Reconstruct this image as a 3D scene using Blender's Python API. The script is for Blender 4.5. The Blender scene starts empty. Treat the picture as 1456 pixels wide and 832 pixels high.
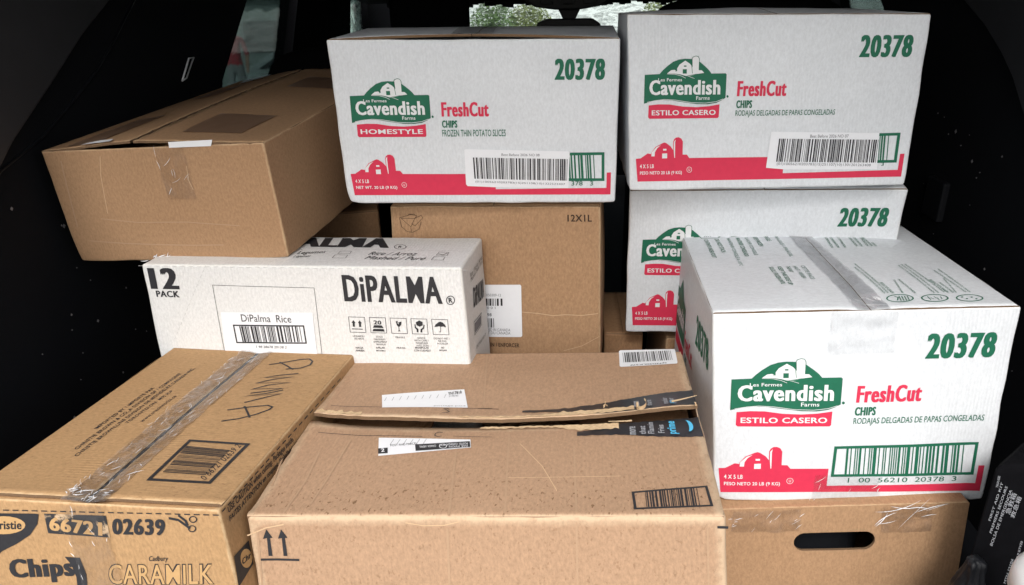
import bpy, bmesh, math, random
from mathutils import Vector, Matrix, noise
R = math.radians
S = bpy.context.scene
COL = S.collection
CAM={'z': 0.9651, 'r': [0.9982, 0.057, -0.0198], 'u': [-0.0046, 0.399, 0.917], 'f': [-0.0602, 0.9152, -0.3985], 'fpx': 1051.98}
CORNERS={'A': {'FTL': [-0.3277, 1.0875, 0.8816], 'FTR': [0.0871, 1.0944, 0.8766], 'FBL': [-0.3223, 1.0871, 0.6404], 'FBR': [0.0885, 1.0923, 0.6389], 'BTL': [-0.3461, 1.4026, 0.8755], 'BTR': [0.1002, 1.4116, 0.8725], 'BBL': [-0.3287, 1.4047, 0.6342], 'BBR': [0.0836, 1.4102, 0.6327]}, 'B': {'FTL': [0.0966, 1.1073, 0.907], 'FTR': [0.5052, 1.0974, 0.9014], 'FBL': [0.1096, 1.0985, 0.6556], 'FBR': [0.51, 1.0904, 0.6649], 'BTL': [0.1088, 1.4365, 0.8924], 'BTR': [0.5115, 1.4276, 0.8937], 'BBL': [0.1154, 1.4285, 0.6453], 'BBR': [0.5159, 1.4204, 0.6537]}, 'C': {'FTL': [0.1173, 1.1766, 0.6344], 'FTR': [0.5341, 1.1264, 0.6491], 'FBL': [0.1233, 1.1983, 0.3665], 'FBR': [0.5372, 1.1555, 0.3891], 'BTL': [0.1571, 1.5035, 0.6616], 'BTR': [0.5713, 1.4536, 0.6744], 'BBL': [0.1637, 1.5249, 0.3927], 'BBR': [0.5759, 1.4802, 0.4111]}, 'D': {'FTL': [0.199, 0.8677, 0.5592], 'FTR': [0.5826, 0.8787, 0.5665], 'FBL': [0.2222, 0.8516, 0.2752], 'FBR': [0.5927, 0.861, 0.2787], 'BTL': [0.2088, 1.1961, 0.5555], 'BTR': [0.5736, 1.2106, 0.564], 'BBL': [0.2106, 1.1834, 0.2667], 'BBR': [0.5859, 1.1929, 0.2725]}, 'E': {'FTL': [-0.7789, 1.0654, 0.7302], 'FTR': [-0.4126, 1.0155, 0.7518], 'FBL': [-0.7667, 1.0711, 0.5485], 'FBR': [-0.4027, 1.022, 0.5754], 'BTL': [-0.6979, 1.6454, 0.7549], 'BTR': [-0.3362, 1.5942, 0.7808], 'BBL': [-0.6882, 1.6504, 0.5759], 'BBR': [-0.3235, 1.6008, 0.6007]}, 'F': {'FTL': [-0.632, 1.0153, 0.5669], 'FTR': [-0.1341, 0.9634, 0.5831], 'FBL': [-0.6318, 1.0017, 0.2529], 'FBR': [-0.1193, 0.9554, 0.2678], 'BTL': [-0.6181, 1.157, 0.5636], 'BTR': [-0.1188, 1.1052, 0.5785], 'BBL': [-0.6154, 1.1448, 0.2491], 'BBR': [-0.1071, 1.0969, 0.2641]}, 'G': {'FTL': [-0.2687, 1.1331, 0.6225], 'FTR': [0.0673, 1.1073, 0.6294], 'FBL': [-0.2756, 1.1414, 0.297], 'FBR': [0.0769, 1.119, 0.304], 'BTL': [-0.2497, 1.3914, 0.6322], 'BTR': [0.0867, 1.3657, 0.6392], 'BBL': [-0.2522, 1.4007, 0.3066], 'BBR': [0.0959, 1.3774, 0.3136]}, 'I': {'FTL': [-0.6398, 0.6083, 0.4574], 'FTR': [-0.3417, 0.583, 0.4689], 'FBL': [-0.6252, 0.5746, 0.0117], 'FBR': [-0.3129, 0.5539, 0.0206], 'BTL': [-0.6056, 1.0131, 0.4286], 'BTR': [-0.3071, 0.9853, 0.4352], 'BBL': [-0.5913, 0.9789, -0.0178], 'BBR': [-0.2829, 0.9568, -0.0084]}, 'J': {'FTL': [-0.3303, 0.6096, 0.4386], 'FTR': [0.1682, 0.5916, 0.4681], 'FBL': [-0.3251, 0.5775, 0.0035], 'FBR': [0.2092, 0.5622, 0.0316], 'BTL': [-0.3153, 1.0109, 0.419], 'BTR': [0.1872, 0.9885, 0.4411], 'BBL': [-0.3036, 0.9783, -0.0212], 'BBR': [0.2211, 0.9618, 0.0067]}, 'K': {'FTL': [0.188, 0.836, 0.271], 'FTR': [0.5606, 0.8397, 0.2924], 'FBL': [0.202, 0.829, -0.005], 'FBR': [0.5794, 0.8286, 0.0], 'BTL': [0.188, 1.136, 0.262], 'BTR': [0.561, 1.139, 0.275], 'BBL': [0.202, 1.129, -0.005], 'BBR': [0.579, 1.129, 0.0]}}
ART=[
('D','F','product_code','green',1,'text','20378',[0.7073,0.762],[0.9372,0.762],[0.7073,0.8851],0.05,0.03),
('D','F','product_name','red',1,'text','FreshCut',[0.4888,0.5503],[0.7126,0.5503],[0.4888,0.6374],0.045,0.04),
('D','F','product_name','green',1,'text','CHIPS',[0.4878,0.4834],[0.5607,0.4834],[0.4878,0.528],0.05,0.03),
('D','F','product_name','green',1,'text','@DESC',[0.486,0.4293],[0.9442,0.4293],[0.486,0.4712],0.006,0.04),
('D','F','barcode_frame','green',1,'line',[[0.433,0.3122],[0.9367,0.3177],[0.9392,0.1524],[0.4314,0.1522]],0.0042,1),
('D','F','barcode_bars','green',1,'bars',[[0.4751,0.1552],[0.9009,0.1581],[0.8927,0.3131],[0.4718,0.309]],34,5),
('D','F','barcode_digits','green',1,'text','1  00  56210  20378  3',[0.4901,0.1108],[0.8859,0.1108],[0.4901,0.1381],0.0,0),
('D','F','colour_band','red',1,'poly',[[0.0171,0.1942],[0.0407,0.1965],[0.075,0.2249],[0.0912,0.221],[0.0924,0.2291],[0.113,0.263],[0.1488,0.286],[0.1568,0.2884],[0.1649,0.2846],[0.1853,0.2652],[0.1978,0.2434],[0.1975,0.2927],[0.2023,0.308],[0.2121,0.317],[0.224,0.3181],[0.2361,0.3106],[0.2438,0.2921],[0.244,0.215],[0.2649,0.2148],[0.2765,0.1941],[0.4148,0.1927],[0.4145,0.0924],[0.9565,0.0985],[0.9567,0.1975],[0.9767,0.1987],[0.977,0.0563],[0.0243,0.0566]]),
('D','F','colour_band','paper',2,'poly',[[0.0926,0.2072],[0.094,0.2309],[0.117,0.2617],[0.139,0.2738],[0.1211,0.2555],[0.1101,0.232],[0.1084,0.2071]]),
('D','F','colour_band','paper',2,'poly',[[0.2041,0.1967],[0.2006,0.2434],[0.2007,0.2915],[0.2092,0.3061],[0.2068,0.2865],[0.2073,0.1967]]),
('D','F','colour_band','paper',2,'poly',[[0.1495,0.2409],[0.1494,0.2508],[0.1655,0.2512],[0.1656,0.2407]]),
('D','F','colour_band','paper',2,'poly',[[0.145,0.1942],[0.1454,0.2229],[0.1692,0.2239],[0.1693,0.1945]]),
('D','F','weight_text','paper',2,'text','4 X 5 LB',[0.0366,0.1365],[0.1048,0.1365],[0.0366,0.16],0.02,0),
('D','F','weight_text','paper',2,'text','@WT',[0.0367,0.0925],[0.2422,0.0925],[0.0367,0.1177],0.02,0),
('D','F','weight_text','paper',2,'line',[[0.2898,0.1237],[0.2894,0.1186],[0.2878,0.114],[0.2853,0.1104],[0.2821,0.1081],[0.2785,0.1073],[0.2748,0.1081],[0.2714,0.1105],[0.2687,0.1142],[0.2669,0.1188],[0.2661,0.1239],[0.2665,0.1289],[0.2681,0.1335],[0.2706,0.1371],[0.2738,0.1394],[0.2774,0.1402],[0.2811,0.1393],[0.2845,0.137],[0.2872,0.1333],[0.289,0.1288]],0.0006,1),
('D','F','weight_text','paper',2,'text','U',[0.2741,0.1156],[0.2818,0.1156],[0.2741,0.1319],0.0,0),
('D','F','brand_logo','green',1,'poly',[[0.0614,0.6744],[0.1304,0.6782],[0.1442,0.6978],[0.164,0.7197],[0.1916,0.7447],[0.2193,0.7571],[0.2472,0.7612],[0.2752,0.7592],[0.3115,0.7464],[0.3407,0.717],[0.3576,0.6968],[0.3684,0.6791],[0.4326,0.6799],[0.4377,0.6738],[0.4368,0.5428],[0.4183,0.5283],[0.3944,0.5145],[0.3537,0.5072],[0.3042,0.5088],[0.2378,0.5207],[0.1881,0.531],[0.1468,0.5337],[0.1055,0.5283],[0.0572,0.5136]]),
('D','F','brand_logo','paper',2,'line',[[0.0725,0.5214],[0.1138,0.5313],[0.155,0.5367],[0.2046,0.5326],[0.2792,0.5174],[0.3451,0.5142],[0.3941,0.522],[0.4261,0.5368]],0.0007,0),
('D','F','brand_logo','paper',2,'poly',[[0.1647,0.681],[0.1826,0.6987],[0.1986,0.7013],[0.2109,0.692],[0.2105,0.7083],[0.2209,0.729],[0.2475,0.751],[0.2688,0.7338],[0.2815,0.7143],[0.28,0.7573],[0.2856,0.769],[0.2954,0.7735],[0.3055,0.7697],[0.3099,0.7565],[0.3093,0.698],[0.3234,0.6976],[0.3349,0.6829],[0.3101,0.6787],[0.2701,0.6675],[0.25,0.6668],[0.2295,0.6746],[0.2011,0.6801]]),
('D','F','brand_logo','green',3,'poly',[[0.2412,0.7177],[0.241,0.7243],[0.2531,0.7246],[0.2533,0.7174]]),
('D','F','brand_logo','green',3,'poly',[[0.2367,0.6799],[0.2364,0.704],[0.2549,0.7041],[0.2552,0.68]]),
('D','F','brand_logo','green',3,'line',[[0.281,0.6806],[0.2772,0.7216],[0.276,0.7574],[0.282,0.7703],[0.2945,0.7759],[0.3057,0.7726],[0.3109,0.7612],[0.3115,0.7476]],0.0007,0),
('D','F','brand_logo','green',3,'line',[[0.2049,0.6903],[0.2053,0.7084],[0.216,0.7291],[0.2317,0.7419]],0.0008,0),
('D','F','brand_logo','paper',2,'line',[[0.1648,0.6786],[0.2012,0.6765],[0.2297,0.6673],[0.2503,0.6547]],0.0006,0),
('D','F','brand_logo','paper',2,'line',[[0.2498,0.6711],[0.2909,0.6525]],0.0005,0),
('D','F','brand_logo','green',3,'line',[[0.258,0.6678],[0.2981,0.6765],[0.3383,0.678]],0.0006,0),
('D','F','brand_logo','paper',2,'text','Les Fermes',[0.124,0.6375],[0.2341,0.6375],[0.124,0.6551],0.012,0),
('D','F','brand_logo','paper',2,'text','Cavendish',[0.0826,0.5612],[0.4115,0.5612],[0.0826,0.6448],0.036,0),
('D','F','brand_logo','paper',2,'text','Farms',[0.3012,0.5331],[0.3639,0.5331],[0.3012,0.5535],0.012,0),
('D','F','brand_logo','green',1,'poly',[[0.4507,0.5505],[0.4505,0.5482],[0.45,0.5462],[0.449,0.5446],[0.4477,0.5435],[0.4462,0.5432],[0.4446,0.5436],[0.4432,0.5447],[0.442,0.5463],[0.4412,0.5484],[0.4409,0.5507],[0.441,0.553],[0.4416,0.555],[0.4425,0.5567],[0.4439,0.5577],[0.4453,0.558],[0.4469,0.5576],[0.4483,0.5565],[0.4495,0.5549],[0.4503,0.5528]]),
('D','F','brand_ribbon','red',1,'poly',[[0.0796,0.5037],[0.1265,0.5091],[0.1762,0.5081],[0.2385,0.4956],[0.3048,0.4913],[0.3624,0.4964],[0.4104,0.5067],[0.4091,0.4347],[0.4036,0.4284],[0.0835,0.4275],[0.0772,0.4353]]),
('D','F','brand_ribbon','paper',2,'text','@STYLE',[0.0938,0.4465],[0.3942,0.4465],[0.0938,0.4758],0.022,0),
('S','F','product_code','green',1,'text','20378',[0.7785,0.762],[0.9509,0.762],[0.7785,0.8851],0.05,0.03),
('S','F','product_name','red',1,'text','FreshCut',[0.3786,0.5503],[0.5464,0.5503],[0.3786,0.6374],0.045,0.04),
('S','F','product_name','green',1,'text','CHIPS',[0.3779,0.4834],[0.4325,0.4834],[0.3779,0.528],0.05,0.03),
('S','F','product_name','green',1,'text','@DESC',[0.3765,0.4293],[0.7202,0.4293],[0.3765,0.4712],0.006,0.04),
('S','F','barcode_frame','green',1,'line',[[0.5728,0.3122],[0.9505,0.3177],[0.9524,0.1524],[0.5716,0.1522]],0.0042,1),
('S','F','barcode_bars','green',1,'bars',[[0.6043,0.1552],[0.9237,0.1581],[0.9175,0.3131],[0.6018,0.309]],34,5),
('S','F','barcode_digits','green',1,'text','1  00  56210  20378  3',[0.6156,0.1108],[0.9124,0.1108],[0.6156,0.1381],0.0,0),
('S','F','colour_band','red',1,'poly',[[0.0248,0.1942],[0.0425,0.1965],[0.0682,0.2249],[0.0804,0.221],[0.0813,0.2291],[0.0968,0.263],[0.1236,0.286],[0.1296,0.2884],[0.1357,0.2846],[0.151,0.2652],[0.1604,0.2434],[0.1601,0.2927],[0.1637,0.308],[0.1711,0.317],[0.18,0.3181],[0.1891,0.3106],[0.1948,0.2921],[0.195,0.215],[0.2107,0.2148],[0.2194,0.1941],[0.5591,0.1927],[0.5589,0.0924],[0.9654,0.0985],[0.9655,0.1975],[0.9805,0.1987],[0.9808,0.0563],[0.0302,0.0566]]),
('S','F','colour_band','paper',2,'poly',[[0.0814,0.2072],[0.0825,0.2309],[0.0998,0.2617],[0.1163,0.2738],[0.1028,0.2555],[0.0946,0.232],[0.0933,0.2071]]),
('S','F','colour_band','paper',2,'poly',[[0.1651,0.1967],[0.1625,0.2434],[0.1625,0.2915],[0.1689,0.3061],[0.1671,0.2865],[0.1675,0.1967]]),
('S','F','colour_band','paper',2,'poly',[[0.1241,0.2409],[0.1241,0.2508],[0.1361,0.2512],[0.1362,0.2407]]),
('S','F','colour_band','paper',2,'poly',[[0.1207,0.1942],[0.1211,0.2229],[0.1389,0.2239],[0.139,0.1945]]),
('S','F','weight_text','paper',2,'text','4 X 5 LB',[0.0394,0.1365],[0.0906,0.1365],[0.0394,0.16],0.02,0),
('S','F','weight_text','paper',2,'text','@WT',[0.0395,0.0925],[0.1937,0.0925],[0.0395,0.1177],0.02,0),
('S','F','weight_text','paper',2,'line',[[0.2293,0.1237],[0.2291,0.1186],[0.2278,0.114],[0.226,0.1104],[0.2236,0.1081],[0.2209,0.1073],[0.2181,0.1081],[0.2155,0.1105],[0.2135,0.1142],[0.2122,0.1188],[0.2116,0.1239],[0.2119,0.1289],[0.2131,0.1335],[0.215,0.1371],[0.2173,0.1394],[0.22,0.1402],[0.2228,0.1393],[0.2254,0.137],[0.2274,0.1333],[0.2288,0.1288]],0.0006,1),
('S','F','weight_text','paper',2,'text','U',[0.2176,0.1156],[0.2233,0.1156],[0.2176,0.1319],0.0,0),
('S','F','brand_logo','green',1,'poly',[[0.0581,0.6744],[0.1098,0.6782],[0.1201,0.6978],[0.135,0.7197],[0.1557,0.7447],[0.1765,0.7571],[0.1974,0.7612],[0.2184,0.7592],[0.2456,0.7464],[0.2675,0.717],[0.2802,0.6968],[0.2883,0.6791],[0.3365,0.6799],[0.3403,0.6738],[0.3396,0.5428],[0.3257,0.5283],[0.3078,0.5145],[0.2773,0.5072],[0.2402,0.5088],[0.1904,0.5207],[0.1531,0.531],[0.1221,0.5337],[0.0911,0.5283],[0.0549,0.5136]]),
('S','F','brand_logo','paper',2,'line',[[0.0664,0.5214],[0.0973,0.5313],[0.1283,0.5367],[0.1655,0.5326],[0.2214,0.5174],[0.2708,0.5142],[0.3076,0.522],[0.3316,0.5368]],0.0007,0),
('S','F','brand_logo','paper',2,'poly',[[0.1355,0.681],[0.149,0.6987],[0.161,0.7013],[0.1702,0.692],[0.1699,0.7083],[0.1777,0.729],[0.1976,0.751],[0.2136,0.7338],[0.2231,0.7143],[0.222,0.7573],[0.2262,0.769],[0.2336,0.7735],[0.2411,0.7697],[0.2444,0.7565],[0.244,0.698],[0.2545,0.6976],[0.2632,0.6829],[0.2446,0.6787],[0.2146,0.6675],[0.1995,0.6668],[0.1841,0.6746],[0.1628,0.6801]]),
('S','F','brand_logo','green',3,'poly',[[0.1929,0.7177],[0.1928,0.7243],[0.2018,0.7246],[0.202,0.7174]]),
('S','F','brand_logo','green',3,'poly',[[0.1895,0.6799],[0.1893,0.704],[0.2032,0.7041],[0.2034,0.68]]),
('S','F','brand_logo','green',3,'line',[[0.2228,0.6806],[0.2199,0.7216],[0.219,0.7574],[0.2235,0.7703],[0.2329,0.7759],[0.2413,0.7726],[0.2452,0.7612],[0.2456,0.7476]],0.0007,0),
('S','F','brand_logo','green',3,'line',[[0.1657,0.6903],[0.166,0.7084],[0.174,0.7291],[0.1858,0.7419]],0.0008,0),
('S','F','brand_logo','paper',2,'line',[[0.1356,0.6786],[0.1629,0.6765],[0.1843,0.6673],[0.1997,0.6547]],0.0006,0),
('S','F','brand_logo','paper',2,'line',[[0.1993,0.6711],[0.2302,0.6525]],0.0005,0),
('S','F','brand_logo','green',3,'line',[[0.2055,0.6678],[0.2356,0.6765],[0.2657,0.678]],0.0006,0),
('S','F','brand_logo','paper',2,'text','Les Fermes',[0.105,0.6375],[0.1876,0.6375],[0.105,0.6551],0.012,0),
('S','F','brand_logo','paper',2,'text','Cavendish',[0.074,0.5612],[0.3206,0.5612],[0.074,0.6448],0.036,0),
('S','F','brand_logo','paper',2,'text','Farms',[0.2379,0.5331],[0.2849,0.5331],[0.2379,0.5535],0.012,0),
('S','F','brand_logo','green',1,'poly',[[0.35,0.5505],[0.3499,0.5482],[0.3495,0.5462],[0.3488,0.5446],[0.3478,0.5435],[0.3467,0.5432],[0.3455,0.5436],[0.3444,0.5447],[0.3435,0.5463],[0.3429,0.5484],[0.3427,0.5507],[0.3427,0.553],[0.3432,0.555],[0.3439,0.5567],[0.3449,0.5577],[0.346,0.558],[0.3472,0.5576],[0.3482,0.5565],[0.3491,0.5549],[0.3497,0.5528]]),
('S','F','brand_ribbon','red',1,'poly',[[0.0717,0.5037],[0.1069,0.5091],[0.1442,0.5081],[0.1909,0.4956],[0.2406,0.4913],[0.2838,0.4964],[0.3198,0.5067],[0.3188,0.4347],[0.3147,0.4284],[0.0746,0.4275],[0.0699,0.4353]]),
('S','F','brand_ribbon','paper',2,'text','@STYLE',[0.0823,0.4465],[0.3076,0.4465],[0.0823,0.4758],0.022,0),
('A','F','sticker','label',4,'poly',[[0.4519,0.3452],[0.4567,0.3514],[0.8256,0.3334],[0.831,0.3247],[0.8267,0.0979],[0.5715,0.105],[0.4555,0.1146],[0.4504,0.1269]]),
('A','F','sticker/barcode_bars','black',6,'bars',[[0.4827,0.1632],[0.8212,0.1467],[0.8234,0.2853],[0.4815,0.2993]],60,11),
('A','F','sticker/sticker_text','grey',6,'text','Best Before 2026 NO 08',[0.5853,0.3081],[0.7224,0.3041],[0.5856,0.3239],0.0,0),
('A','F','sticker/sticker_text','grey',6,'text','(01)10056210203783(15)251108(10)1322523407',[0.4855,0.1348],[0.8143,0.1143],[0.486,0.151],0.0,0),
('A','F','barcode_digits','green',4,'text','378   3',[0.8373,0.1149],[0.9164,0.1149],[0.8373,0.1446],0.005,0),
('B','F','sticker','label',4,'poly',[[0.5045,0.3449],[0.8817,0.3273],[0.8916,0.1048],[0.5703,0.1152],[0.4968,0.1279],[0.4978,0.152]]),
('B','F','sticker/barcode_bars','black',6,'bars',[[0.5306,0.1648],[0.8833,0.147],[0.882,0.2865],[0.5342,0.304]],60,12),
('B','F','sticker/sticker_text','grey',6,'text','Best Before 2026 NO 07',[0.6422,0.3063],[0.7762,0.3029],[0.6421,0.3248],0.0,0),
('B','F','sticker/sticker_text','grey',6,'text','(01)10056210203783(15)251107(10)1301201263408',[0.5337,0.1405],[0.8676,0.1196],[0.5338,0.1612],0.0,0),
('B','F','barcode_digits','green',4,'text','3',[0.9048,0.1254],[0.9138,0.1254],[0.9048,0.1478],0.005,0),
('D','L','end_print','green',1,'text','20378',[0.66,0.66],[0.93,0.66],[0.66,0.83],0.035,0.1),
('D','L','end_print','red',1,'text','FreshCut',[0.38,0.47],[0.6,0.47],[0.38,0.59],0.03,0.1),
('D','L','end_print','green',1,'text','CHIPS',[0.38,0.4],[0.45,0.4],[0.38,0.45],0.03,0.1),
('D','L','end_print','green',1,'poly',[[0.04,0.46],[0.36,0.46],[0.37,0.7],[0.28,0.71],[0.2,0.8],[0.12,0.71],[0.05,0.7]]),
('D','L','end_print','paper',2,'text','Cavendish',[0.06,0.54],[0.34,0.54],[0.06,0.65],0.03,0.1),
('D','L','end_print','red',1,'poly',[[0.06,0.36],[0.34,0.36],[0.34,0.44],[0.06,0.44]]),
('D','L','end_print','red',1,'poly',[[0.03,0.04],[0.97,0.04],[0.97,0.15],[0.24,0.15],[0.23,0.25],[0.19,0.25],[0.18,0.2],[0.13,0.22],[0.08,0.16],[0.03,0.15]]),
('D','T','handling_icon#275','green',1,'line',[[0.0797,0.9461],[0.0906,0.961],[0.1613,0.9563],[0.1669,0.9355],[0.16,0.8927],[0.1484,0.8746],[0.0794,0.8788],[0.0733,0.8991]],0.0012,1),
('D','T','handling_icon#510','green',1,'line',[[0.211,0.9543],[0.2233,0.969],[0.3001,0.9636],[0.3055,0.9427],[0.2969,0.9],[0.2838,0.882],[0.2089,0.8869],[0.2029,0.9073]],0.0012,1),
('D','T','handling_icon#735','green',1,'line',[[0.3431,0.9729],[0.3564,0.9893],[0.4332,0.9838],[0.4375,0.9612],[0.4262,0.9141],[0.4119,0.8941],[0.3371,0.8992],[0.3322,0.9211]],0.0012,1),
('D','T','handling_icon#275','green',1,'line',[[0.0929,0.9385],[0.0932,0.9007]],0.001,0),
('D','T','handling_icon#275','green',1,'line',[[0.1018,0.9374],[0.1021,0.8996]],0.001,0),
('D','T','handling_icon#275','green',1,'line',[[0.1108,0.9363],[0.1109,0.8986]],0.001,0),
('D','T','handling_icon#275','green',1,'line',[[0.1197,0.9352],[0.1198,0.8975]],0.001,0),
('D','T','handling_icon#275','green',1,'line',[[0.1221,0.913],[0.1528,0.9292],[0.1556,0.8933]],0.0015,0),
('D','T','handling_icon#510','green',1,'line',[[0.2374,0.927],[0.2705,0.923]],0.0014,0),
('D','T','handling_icon#510','green',1,'line',[[0.2495,0.9464],[0.2584,0.9038]],0.0014,0),
('D','T','handling_icon#510','green',1,'line',[[0.2662,0.9442],[0.2419,0.9059]],0.0014,0),
('D','T','handling_icon#735','green',1,'poly',[[0.364,0.9638],[0.4047,0.9669],[0.3884,0.9207],[0.3696,0.9071],[0.3618,0.9279]]),
('D','T','handling_text','green',1,'text','CONTENTS UNDER FOOT',[0.083,0.8629],[0.0857,0.6177],[0.1018,0.8626],0.012,0),
('D','T','handling_text','green',1,'text','DO NOT STACK',[0.1294,0.8575],[0.1331,0.6733],[0.1482,0.8572],0.012,0),
('D','T','handling_text','grey_green',1,'text','MAINTENIR CONGELÉ A -18°C',[0.1827,0.8609],[0.1755,0.5018],[0.2015,0.8606],0.012,0),
('D','T','handling_text','green',1,'text','MANTENER CONGELADO',[0.2217,0.8621],[0.2154,0.6097],[0.2405,0.8619],0.012,0),
('D','T','handling_text','grey_green',1,'text','GARDER CONGELÉ',[0.2604,0.8615],[0.2553,0.6175],[0.2792,0.8612],0.012,0),
('D','T','handling_text','green',1,'text','KEEP FROZEN',[0.2967,0.863],[0.2978,0.7231],[0.3155,0.8627],0.012,0),
('D','T','handling_text','green',1,'text','FRAGILE',[0.3436,0.8672],[0.3455,0.791],[0.3623,0.8669],0.012,0),
('D','T','handling_text','grey_green',1,'text','FRAGILE / FRÁGIL',[0.3887,0.8657],[0.3873,0.5706],[0.4074,0.8655],0.012,0),
('D','T','handling_text','green',1,'text','SOLIDLY FROZEN UNTIL',[0.2788,0.4605],[0.2805,0.2546],[0.2954,0.4605],0.012,0),
('D','T','handling_text','green',1,'text','KEEP THIS SIDE UP',[0.3103,0.4576],[0.3056,0.2457],[0.3268,0.4576],0.012,0),
('D','T','handling_text','green',1,'text','THIS WAY',[0.3417,0.4547],[0.341,0.3832],[0.3582,0.4547],0.012,0),
('D','T','handling_text','grey_green',1,'text','HAUT / ARRIBA',[0.369,0.4553],[0.3701,0.3077],[0.3855,0.4553],0.012,0),
('D','T','handling_text','grey_green',1,'text','CETTE FACE',[0.3982,0.4557],[0.3975,0.2983],[0.4146,0.4557],0.012,0),
('D','T','handling_text','green',1,'text','CAVENDISH FARMS CORPORATION',[0.6149,1.0047],[0.5801,0.6676],[0.6254,1.0072],0.012,0),
('D','T','handling_text','green',1,'text','CAVENDISH FARMS CORPORATION',[0.6295,1.0028],[0.6038,0.6651],[0.6401,1.0054],0.012,0),
('D','T','handling_text','green',1,'text','CAVENDISH FARMS CORPORATION',[0.6645,0.979],[0.6302,0.6623],[0.675,0.9815],0.012,0),
('D','T','handling_text','green',1,'text','CAVENDISH FARMS CORPORATION',[0.7087,0.9928],[0.6816,0.6734],[0.7192,0.9954],0.012,0),
('D','T','handling_text','green',1,'text','CAVENDISH FARMS CORPORATION',[0.7274,0.9905],[0.7014,0.6713],[0.7379,0.993],0.012,0),
('D','T','handling_text','green',1,'text','CAVENDISH FARMS CORPORATION',[0.759,0.9787],[0.7262,0.6752],[0.7695,0.9813],0.012,0),
('D','T','handling_text','green',1,'text','CAVENDISH FARMS CORPORATION',[0.7538,0.9035],[0.7432,0.6734],[0.7641,0.906],0.012,0),
('D','T','handling_text','green',1,'text','CAVENDISH',[0.7614,0.725],[0.7601,0.6716],[0.7711,0.7273],0.012,0),
('D','T','handling_text','green',1,'text','PRODUCT OF CANADA PRODUIT DU CANADA',[0.6011,0.454],[0.6146,0.1357],[0.6082,0.4549],0.012,0),
('D','T','handling_text','green',1,'text','PRODUCT OF CANADA PRODUIT DU CANADA',[0.5882,0.4139],[0.6033,0.134],[0.5952,0.4147],0.012,0),
('D','T','handling_text','green',1,'text','PRODUCT OF CANADA',[0.6201,0.2344],[0.628,0.1321],[0.6319,0.2349],0.012,0),
('D','T','handling_text','green',1,'text','CAVENDISH FARMS',[0.6779,0.2572],[0.6627,0.1321],[0.6845,0.2581],0.012,0),
('D','T','handling_text','green',1,'text','PRODUCT OF CANADA',[0.6937,0.2601],[0.7045,0.1316],[0.7021,0.2608],0.012,0),
('D','T','handling_text','green',1,'text','PRODUCT OF CANADA PRODUIT DU CANADA',[0.7558,0.4244],[0.7692,0.1307],[0.7628,0.4253],0.012,0),
('D','T','handling_text','green',1,'text','PRODUCT OF CANADA PRODUIT DU CANADA',[0.771,0.4368],[0.7837,0.1296],[0.778,0.4377],0.012,0),
('D','T','handling_text','green',1,'text','PRODUCT OF CANADA PRODUIT DU CANADA',[0.7853,0.437],[0.8049,0.1344],[0.7923,0.4379],0.012,0),
('D','T','handling_text','green',1,'text','PRODUCT OF CANADA',[0.804,0.2635],[0.8148,0.1337],[0.8159,0.2639],0.012,0),
('D','T','handling_text','green',1,'text','PRODUCT OF CANADA',[0.8269,0.2315],[0.8335,0.1323],[0.836,0.2322],0.012,0),
('D','T','handling_text','green',1,'text','PRODUCT OF CANADA',[0.8608,0.2769],[0.8442,0.1315],[0.8674,0.2778],0.012,0),
('D','T','handling_text','green',1,'text','PRODUCT OF CANADA PRODUIT DU CANADA',[0.8634,0.3655],[0.8775,0.1354],[0.8711,0.3662],0.012,0),
('D','T','handling_text','green',1,'text','PRODUCT OF CANADA PRODUIT DU CANADA',[0.8843,0.3798],[0.8919,0.1344],[0.8921,0.3806],0.012,0),
('D','T','handling_icon#440','green',1,'line',[[0.6843,0.0865],[0.6786,0.0773],[0.6694,0.0694],[0.6576,0.0634],[0.6442,0.06],[0.6305,0.0594],[0.618,0.0618],[0.6076,0.0669],[0.6006,0.0742],[0.5975,0.083],[0.5986,0.0926],[0.6041,0.1019],[0.6132,0.11],[0.6252,0.1161],[0.6388,0.1196],[0.6527,0.1201],[0.6655,0.1176],[0.6759,0.1124],[0.6829,0.1049],[0.6857,0.096]],0.0016,1),
('D','T','handling_icon#715','green',1,'line',[[0.798,0.0821],[0.7921,0.073],[0.7826,0.0651],[0.7705,0.0592],[0.7571,0.0558],[0.7435,0.0553],[0.7311,0.0576],[0.721,0.0626],[0.7143,0.0699],[0.7116,0.0787],[0.7131,0.0881],[0.7189,0.0974],[0.7283,0.1054],[0.7405,0.1115],[0.7542,0.115],[0.7681,0.1155],[0.7807,0.1131],[0.7908,0.1078],[0.7974,0.1004],[0.7999,0.0916]],0.0016,1),
('D','T','handling_icon#990','green',1,'line',[[0.9116,0.079],[0.9053,0.0699],[0.8955,0.0621],[0.8833,0.0562],[0.8698,0.0528],[0.8562,0.0523],[0.844,0.0546],[0.8342,0.0596],[0.8278,0.0668],[0.8254,0.0756],[0.8274,0.085],[0.8335,0.0941],[0.8432,0.1021],[0.8556,0.1082],[0.8693,0.1116],[0.8832,0.1122],[0.8956,0.1097],[0.9055,0.1046],[0.9118,0.0972],[0.9139,0.0884]],0.0016,1),
('D','T','handling_icon#440','green',1,'line',[[0.6441,0.1081],[0.6381,0.0687]],0.0012,0),
('D','T','handling_icon#440','green',1,'line',[[0.6532,0.1075],[0.6471,0.0681]],0.0012,0),
('D','T','handling_icon#440','green',1,'line',[[0.6623,0.1068],[0.6561,0.0675]],0.0012,0),
('D','T','handling_icon#440','green',1,'line',[[0.6714,0.1061],[0.6651,0.0668]],0.0012,0),
('D','T','handling_icon#440','green',1,'line',[[0.6287,0.1067],[0.6376,0.096],[0.6267,0.072]],0.0014,0),
('D','T','handling_icon#715','green',1,'line',[[0.736,0.099],[0.7371,0.0704]],0.001,0),
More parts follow.
